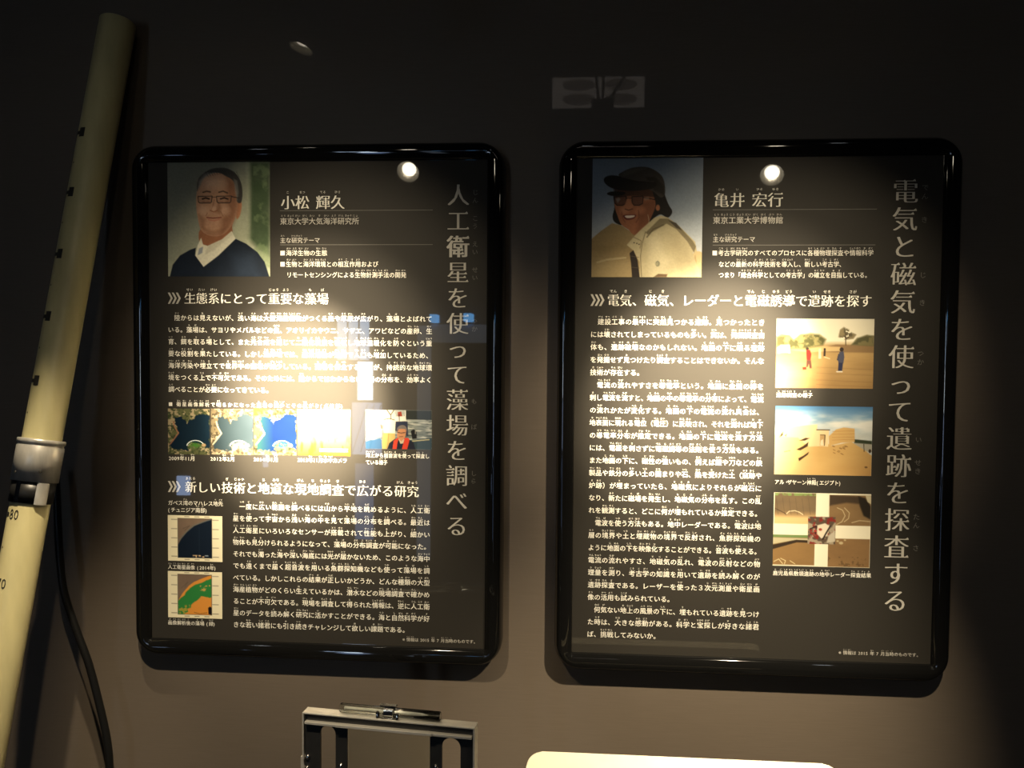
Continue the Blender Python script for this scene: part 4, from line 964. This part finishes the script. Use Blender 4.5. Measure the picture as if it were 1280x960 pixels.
# black cable hanging behind the pole
cab = [(-0.168, -0.012, 0.290), (-0.163, -0.016, 0.225), (-0.157, -0.02, 0.150), (-0.147, -0.024, 0.084), (-0.122, -0.028, 0.016), (-0.099, -0.030, -0.043), (-0.078, -0.03, -0.125), (-0.067, -0.03, -0.181), (-0.064, -0.03, -0.232), (-0.066, -0.03, -0.36), (-0.10, -0.03, -0.60), (-0.12, -0.04, -0.85), (-0.13, -0.06, -0.993), (-0.20, -0.09, -0.993)]
bm = bmesh.new(); tube(bm, spline([(x, y, z + Z0) for x, y, z in cab], 8), 0.0065, 12)
tag(bm_obj('black_cable', bm, M['cable'], smooth=True), 'black rubber cable curving down the wall beside the ivory pole', 'cable')

# ------------------------------------------------------------------ plinth, sampler and caption board
bm = bmesh.new(); box(bm, (0.12, -0.66, 0.0), (1.46, WY - 0.0005, 0.74), 0.004)
tag(bm_obj('display_plinth', bm, M['dark']), 'low charcoal display plinth against the wall below both panels', 'plinth')

sx = 0.245                                        # width of the sampler, metres
SP = Vector((0.3725, -0.300, 0.74))
smp = empty('water_sampler', SP, 'black and silver instrument frame with a clear tube clamped on top', 'instrument')
smp.rotation_euler.z = math.radians(-6.2)
ST = 0.0115 + Z0 - 0.74                            # height of its top
DP = 0.019                                         # depth
bm = bmesh.new(); box(bm, (0, 0, ST - 0.0022), (sx, DP, ST), 0.0006)
for x in (0.0, sx - 0.0022): box(bm, (x, 0.0, 0.0), (x + 0.0022, DP, ST - 0.0022))
bm_obj('outer_shell', bm, M['alu_plate'], smp)['label'] = 'thin aluminium outer shell'
bm = bmesh.new(); box(bm, (0.0023, 0.004, ST - 0.011), (sx - 0.0023, 0.010, ST - 0.0023))
bm_obj('head_rail', bm, M['black_metal'], smp)
bm = bmesh.new(); box(bm, (0.004, -0.002, ST - 0.0155), (sx - 0.004, 0.006, ST - 0.0118), 0.0006); box(bm, (0.050, -0.004, ST - 0.0150), (0.187, 0.0, ST - 0.0112), 0.0005)
bm_obj('slide_bar', bm, M['alu_plate'], smp)
def slotted_plate(x0, x1, s0, s1, ztop, zslot):
    """Upright plate with a round-ended slot."""
    r = (s1 - s0) / 2; cx = (s0 + s1) / 2; z0 = 0.0; zs = 0.06
    inner = [(s0, zs), (s1, zs)] + [(cx + r * math.cos(t), zslot - r + r * math.sin(t)) for t in np.linspace(0, math.pi, 13)]
    outer = [(x0, z0), (x1, z0), (x1, ztop), (x0, ztop)]
    bm = bmesh.new()
    def strip(y):
        o = [bm.verts.new((x, y, z)) for x, z in outer]; i = [bm.verts.new((x, y, z)) for x, z in inner]
        return o, i
    (o1, i1), (o2, i2) = strip(0.005), strip(0.009)
    for o, i in ((o1, i1), (o2, i2)):
        n = len(i); mid = 2 + 6
        bm.faces.new((o[0], o[1], i[1], i[0])); bm.faces.new([o[1], o[2]] + i[mid:1:-1] + [i[1]]); bm.faces.new([o[2], o[3], i[mid]])
        bm.faces.new([o[3], o[0], i[0]] + i[n - 1:mid - 1:-1])
    for a, b in ((o1, o2), (i1, i2)):
        for k in range(len(a)): bm.faces.new((a[k], a[(k + 1) % len(a)], b[(k + 1) % len(b)], b[k]))
    return bm
bm_obj('slotted_plate', slotted_plate(0.0025, 0.0640, 0.0245, 0.0470, ST - 0.0112, ST - 0.0175), M['black_metal'], smp)
bm_obj('slotted_plate', slotted_plate(0.1820, sx - 0.0025, 0.1985, 0.2245, ST - 0.0112, ST - 0.0185), M['black_metal'], smp)
bm = bmesh.new(); box(bm, (0.0645, 0.006, 0.002), (0.1815, 0.009, ST - 0.0118))
bm_obj('clear_window', bm, M['clear'], smp)
for x, z in ((0.0062, ST - 0.064), (0.0055, ST - 0.080), (0.0550, ST - 0.072), (0.1900, ST - 0.060)):
    bm = bmesh.new(); lathe(bm, [(0.0034, 0.0), (0.0034, 0.0018), (0.002, 0.003), (0.0001, 0.0032)], 14, Matrix.Translation((x, 0.005, z)) @ Matrix.Rotation(math.pi / 2, 4, 'X'))
    bm_obj('screw', bm, M['chrome'], smp, True)
bm = bmesh.new(); box(bm, (-0.0045, 0.004, ST - 0.120), (-0.0002, 0.016, ST - 0.064), 0.001)
bm_obj('side_bracket', bm, M['alu_plate'], smp)
bm = bmesh.new(); tm = Matrix.Translation((0.052, 0.0105, ST + 0.0072)) @ Matrix.Rotation(math.radians(90), 4, 'Y')
lathe(bm, [(0.0054, 0.0), (0.0062, 0.001), (0.0062, 0.142), (0.0054, 0.143), (0.0046, 0.143), (0.0046, 0.0), (0.0054, 0.0)], 28, tm)
tb = bm_obj('clear_tube', bm, clear_material('clear_tube_acrylic', 0.12, (0.97, 0.985, 0.97), 1.22), smp, True); tb['label'] = 'clear acrylic tube lying along the top'
bm = bmesh.new(); lathe(bm, [(0.0022, 0.006), (0.0022, 0.136)], 14, tm, True)
bm_obj('inner_rod', bm, M['alu'], tb, True)
bm = bmesh.new(); lathe(bm, [(0.0064, 0.064), (0.0078, 0.0645), (0.0078, 0.0775), (0.0064, 0.078)], 28, tm)
box(bm, (0.107, 0.001, ST + 0.0002), (0.137, 0.018, ST + 0.0016), 0.0005); box(bm, (0.110, 0.006, ST + 0.0145), (0.134, 0.014, ST + 0.0170), 0.0007)
cl = bm_obj('chrome_clamp', bm, M['chrome'], smp); cl['label'] = 'small chrome clamp round the tube'
for x in (0.108, 0.136):
    bm = bmesh.new(); lathe(bm, [(0.0028, 0.0), (0.0028, 0.007), (0.0012, 0.0085)], 12, Matrix.Translation((x + 0.0005, 0.003, ST + 0.0016)))
    bm_obj('clamp_screw', bm, M['chrome'], cl, True)

# cream caption board, tilted back on its stand
CB = Vector((0.6815, -0.240, 0.74))
cb = empty('caption_board', CB, 'brightly lit cream board with rounded corners at the bottom edge', 'caption board')
tilt = math.radians(50); CW, CH, CT = 0.435, 0.24, 0.012
out = rrect(0, 0, CW, CH, 0.022, 8); bm = bmesh.new()
top_z = -0.058 + Z0 - 0.74
R_ = Matrix.Translation((0, 0, top_z)) @ Matrix.Rotation(-tilt, 4, 'X') @ Matrix.Translation((0, 0, -CH))
f0 = [bm.verts.new(R_ @ Vector((x, 0, z))) for x, z in out]; f1 = [bm.verts.new(R_ @ Vector((x, CT, z))) for x, z in out]
bm.faces.new(f0); bm.faces.new(f1)
for k in range(len(out)): bm.faces.new((f0[k], f0[(k + 1) % len(out)], f1[(k + 1) % len(out)], f1[k]))
bv = [e for e in bm.edges if (e.verts[0] in f0 and e.verts[1] in f0)]
bmesh.ops.bevel(bm, geom=bv, offset=0.002, segments=2, affect='EDGES', profile=0.5)
bm_obj('board', bm, M['cream'], cb)
for x in (0.08, 0.33):
    a = R_ @ Vector((x, CT, CH * 0.72))
    bm = bmesh.new(); box(bm, (x, a.y, 0.0), (x + 0.012, a.y + 0.012, a.z + 0.004)); box(bm, (x, a.y - 0.10, 0.0), (x + 0.012, a.y + 0.012, 0.008))
    bm_obj('stand_leg', bm, M['black_metal'], cb)

# ------------------------------------------------------------------ the hall behind the viewer (seen mirrored in the boards)
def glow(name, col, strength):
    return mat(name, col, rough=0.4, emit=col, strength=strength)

def pane(name, lo, hi, m, parent, th=0.012):
    bm = bmesh.new(); box(bm, (lo[0], lo[1] - th, lo[2]), (hi[0], hi[1], hi[2]), 0.002)
    return bm_obj(name, bm, m, parent)

# dim ceiling fill lamps, added to lift the darkest tones of the wall
M['fill_lens'] = mat('fill_lamp_lens', (0.9, 0.9, 0.9), rough=0.4, emit=(0.95, 0.97, 1.0), strength=8.0)
for k, (x, y, lab) in enumerate(((-1.28, -3.35, 'small added fill lamp near the left side wall'), (0.75, -3.6, 'small added fill lamp over the middle of the hall'), (2.3, -3.35, 'small added fill lamp near the right side wall'))):
    root = empty('hall_fill_lamp', (x, y, CZ - 0.03), lab, 'fill lamp', 'added fill lamps')
    bm = bmesh.new(); lathe(bm, [(0.050, 0.0295), (0.050, 0.004), (0.046, 0.0), (0.036, 0.0), (0.032, 0.014)], 28); bm_obj('housing', bm, M['black_metal'], root, True)
    bm = bmesh.new(); lathe(bm, [(0.032, 0.014), (0.018, 0.012), (0.0001, 0.011)], 28); bm_obj('lens', bm, M['fill_lens'], root, True)
    ld = bpy.data.lights.new('hall_fill_beam', 'SPOT'); ld.energy = 2.5; ld.color = (0.90, 0.97, 1.0); ld.spot_size = math.radians(150); ld.spot_blend = 0.6; ld.shadow_soft_size = 0.05
    lo = bpy.data.objects.new('hall_fill_beam', ld); COL.objects.link(lo); lo.parent = root; lo.location = (0, 0, -0.01)

YB = RY + 0.12
# blue-lit glass showcase with hanging cloth panels, a bright screen and a lower lit pane
case = empty('glass_showcase', (-0.80, YB, 0.0), 'pale blue lit showcase mirrored in the panel with the man in glasses', 'showcase')
def cpart(name, x0, z0, x1, z1, m, dy=0.0):
    return pane(name, (x0 + 0.80, dy, z0 + Z0), (x1 + 0.80, dy, z1 + Z0), m, case)
bm = bmesh.new(); box(bm, (-0.24, -0.10, 0.0), (0.24, -0.02, 1.86)); bm_obj('cabinet', bm, M['dark'], case)
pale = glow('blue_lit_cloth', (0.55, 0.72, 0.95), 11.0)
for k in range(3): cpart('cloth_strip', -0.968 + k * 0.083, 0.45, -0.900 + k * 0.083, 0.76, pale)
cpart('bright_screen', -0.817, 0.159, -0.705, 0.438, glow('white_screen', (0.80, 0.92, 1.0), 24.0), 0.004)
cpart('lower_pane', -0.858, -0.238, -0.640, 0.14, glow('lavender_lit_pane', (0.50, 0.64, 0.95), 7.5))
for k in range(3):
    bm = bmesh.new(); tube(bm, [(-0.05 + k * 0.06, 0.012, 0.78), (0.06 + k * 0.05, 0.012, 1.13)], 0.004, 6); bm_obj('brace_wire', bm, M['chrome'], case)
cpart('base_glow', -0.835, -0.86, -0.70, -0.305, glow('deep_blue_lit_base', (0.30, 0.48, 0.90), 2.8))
# grey-blue counter with a column, and small glowing tags
ctr = empty('reception_counter', (-0.10, YB, 0.0), 'grey blue lit counter mirrored beside the vertical title', 'counter')
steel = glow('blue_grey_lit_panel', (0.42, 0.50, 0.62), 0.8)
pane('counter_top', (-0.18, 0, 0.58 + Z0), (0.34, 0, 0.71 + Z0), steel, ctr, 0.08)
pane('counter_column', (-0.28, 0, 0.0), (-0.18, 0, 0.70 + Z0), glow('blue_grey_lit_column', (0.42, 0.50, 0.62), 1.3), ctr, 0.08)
bm = bmesh.new(); box(bm, (-0.18, -0.08, 0.0), (0.34, -0.01, 0.58 + Z0 - 0.001)); bm_obj('counter_front', bm, M['dark'], ctr)
blue = glow('bright_blue_sign', (0.15, 0.50, 1.0), 9.0)
for x, z, w, h, lab in ((-0.262, 0.752, 0.046, 0.057, 'small glowing blue sign mirrored left of the vertical title'), (-0.013, 0.760, 0.057, 0.057, 'small glowing blue sign mirrored on the vertical title'),
                        (-2.18, -0.510, 0.10, 0.145, 'glowing pale blue tag mirrored on the lower chevron heading'), (-1.545, -0.310, 0.036, 0.095, 'thin glowing blue tag mirrored under the third satellite picture')):
    bm = bmesh.new(); box(bm, (x - w / 2, RY + 0.0005, z - h / 2 + Z0), (x + w / 2, RY + 0.16 if abs(x) < 1 else RY + 0.02, z + h / 2 + Z0), 0.002)
    tag(bm_obj('glowing_sign', bm, blue if abs(x) < 1 else glow('pale_blue_tag', (0.45, 0.62, 1.0), 7.0)), lab, 'sign', 'blue glowing signs')

# pale square sign with four rings, high on the rear wall (mirrored above the panels)
sg = empty('ring_sign', (0.57, RY + 0.001, 2.28 + Z0), 'dim pale sign with four dark rings mirrored above the gap between the panels', 'sign')
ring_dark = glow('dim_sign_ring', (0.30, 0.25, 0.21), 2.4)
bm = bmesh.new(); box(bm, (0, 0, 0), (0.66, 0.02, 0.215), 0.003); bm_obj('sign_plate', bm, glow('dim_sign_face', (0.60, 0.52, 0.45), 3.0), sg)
for x in (0.19, 0.49):
    for z in (0.055, 0.158):
        bm = bmesh.new(); lathe(bm, [(1.0, 0.0), (1.0, 1.0), (0.80, 1.0), (0.76, 0.5), (0.72, 0.5), (0.0001, 0.55)], 36, Matrix.Translation((x, 0.02, z)) @ Matrix.Rotation(-math.pi / 2, 4, 'X') @ Matrix.Diagonal((0.118, 0.042, 0.006, 1)))
        bm_obj('ring', bm, ring_dark, sg)
bm = bmesh.new()
for p in (((0.34, 0.05, -0.02), (0.29, 0.05, 0.40)), ((0.36, 0.05, -0.02), (0.37, 0.05, 0.40)), ((0.38, 0.05, 0.0), (0.60, 0.05, 0.33))): tube(bm, p, 0.010, 8)
bm_obj('hanger_rod', bm, M['black_metal'], sg)
bm = bmesh.new(); box(bm, (0.28, 0.021, -0.03), (0.44, 0.07, 0.05), 0.012); bm_obj('hanger_block', bm, M['black_metal'], sg)
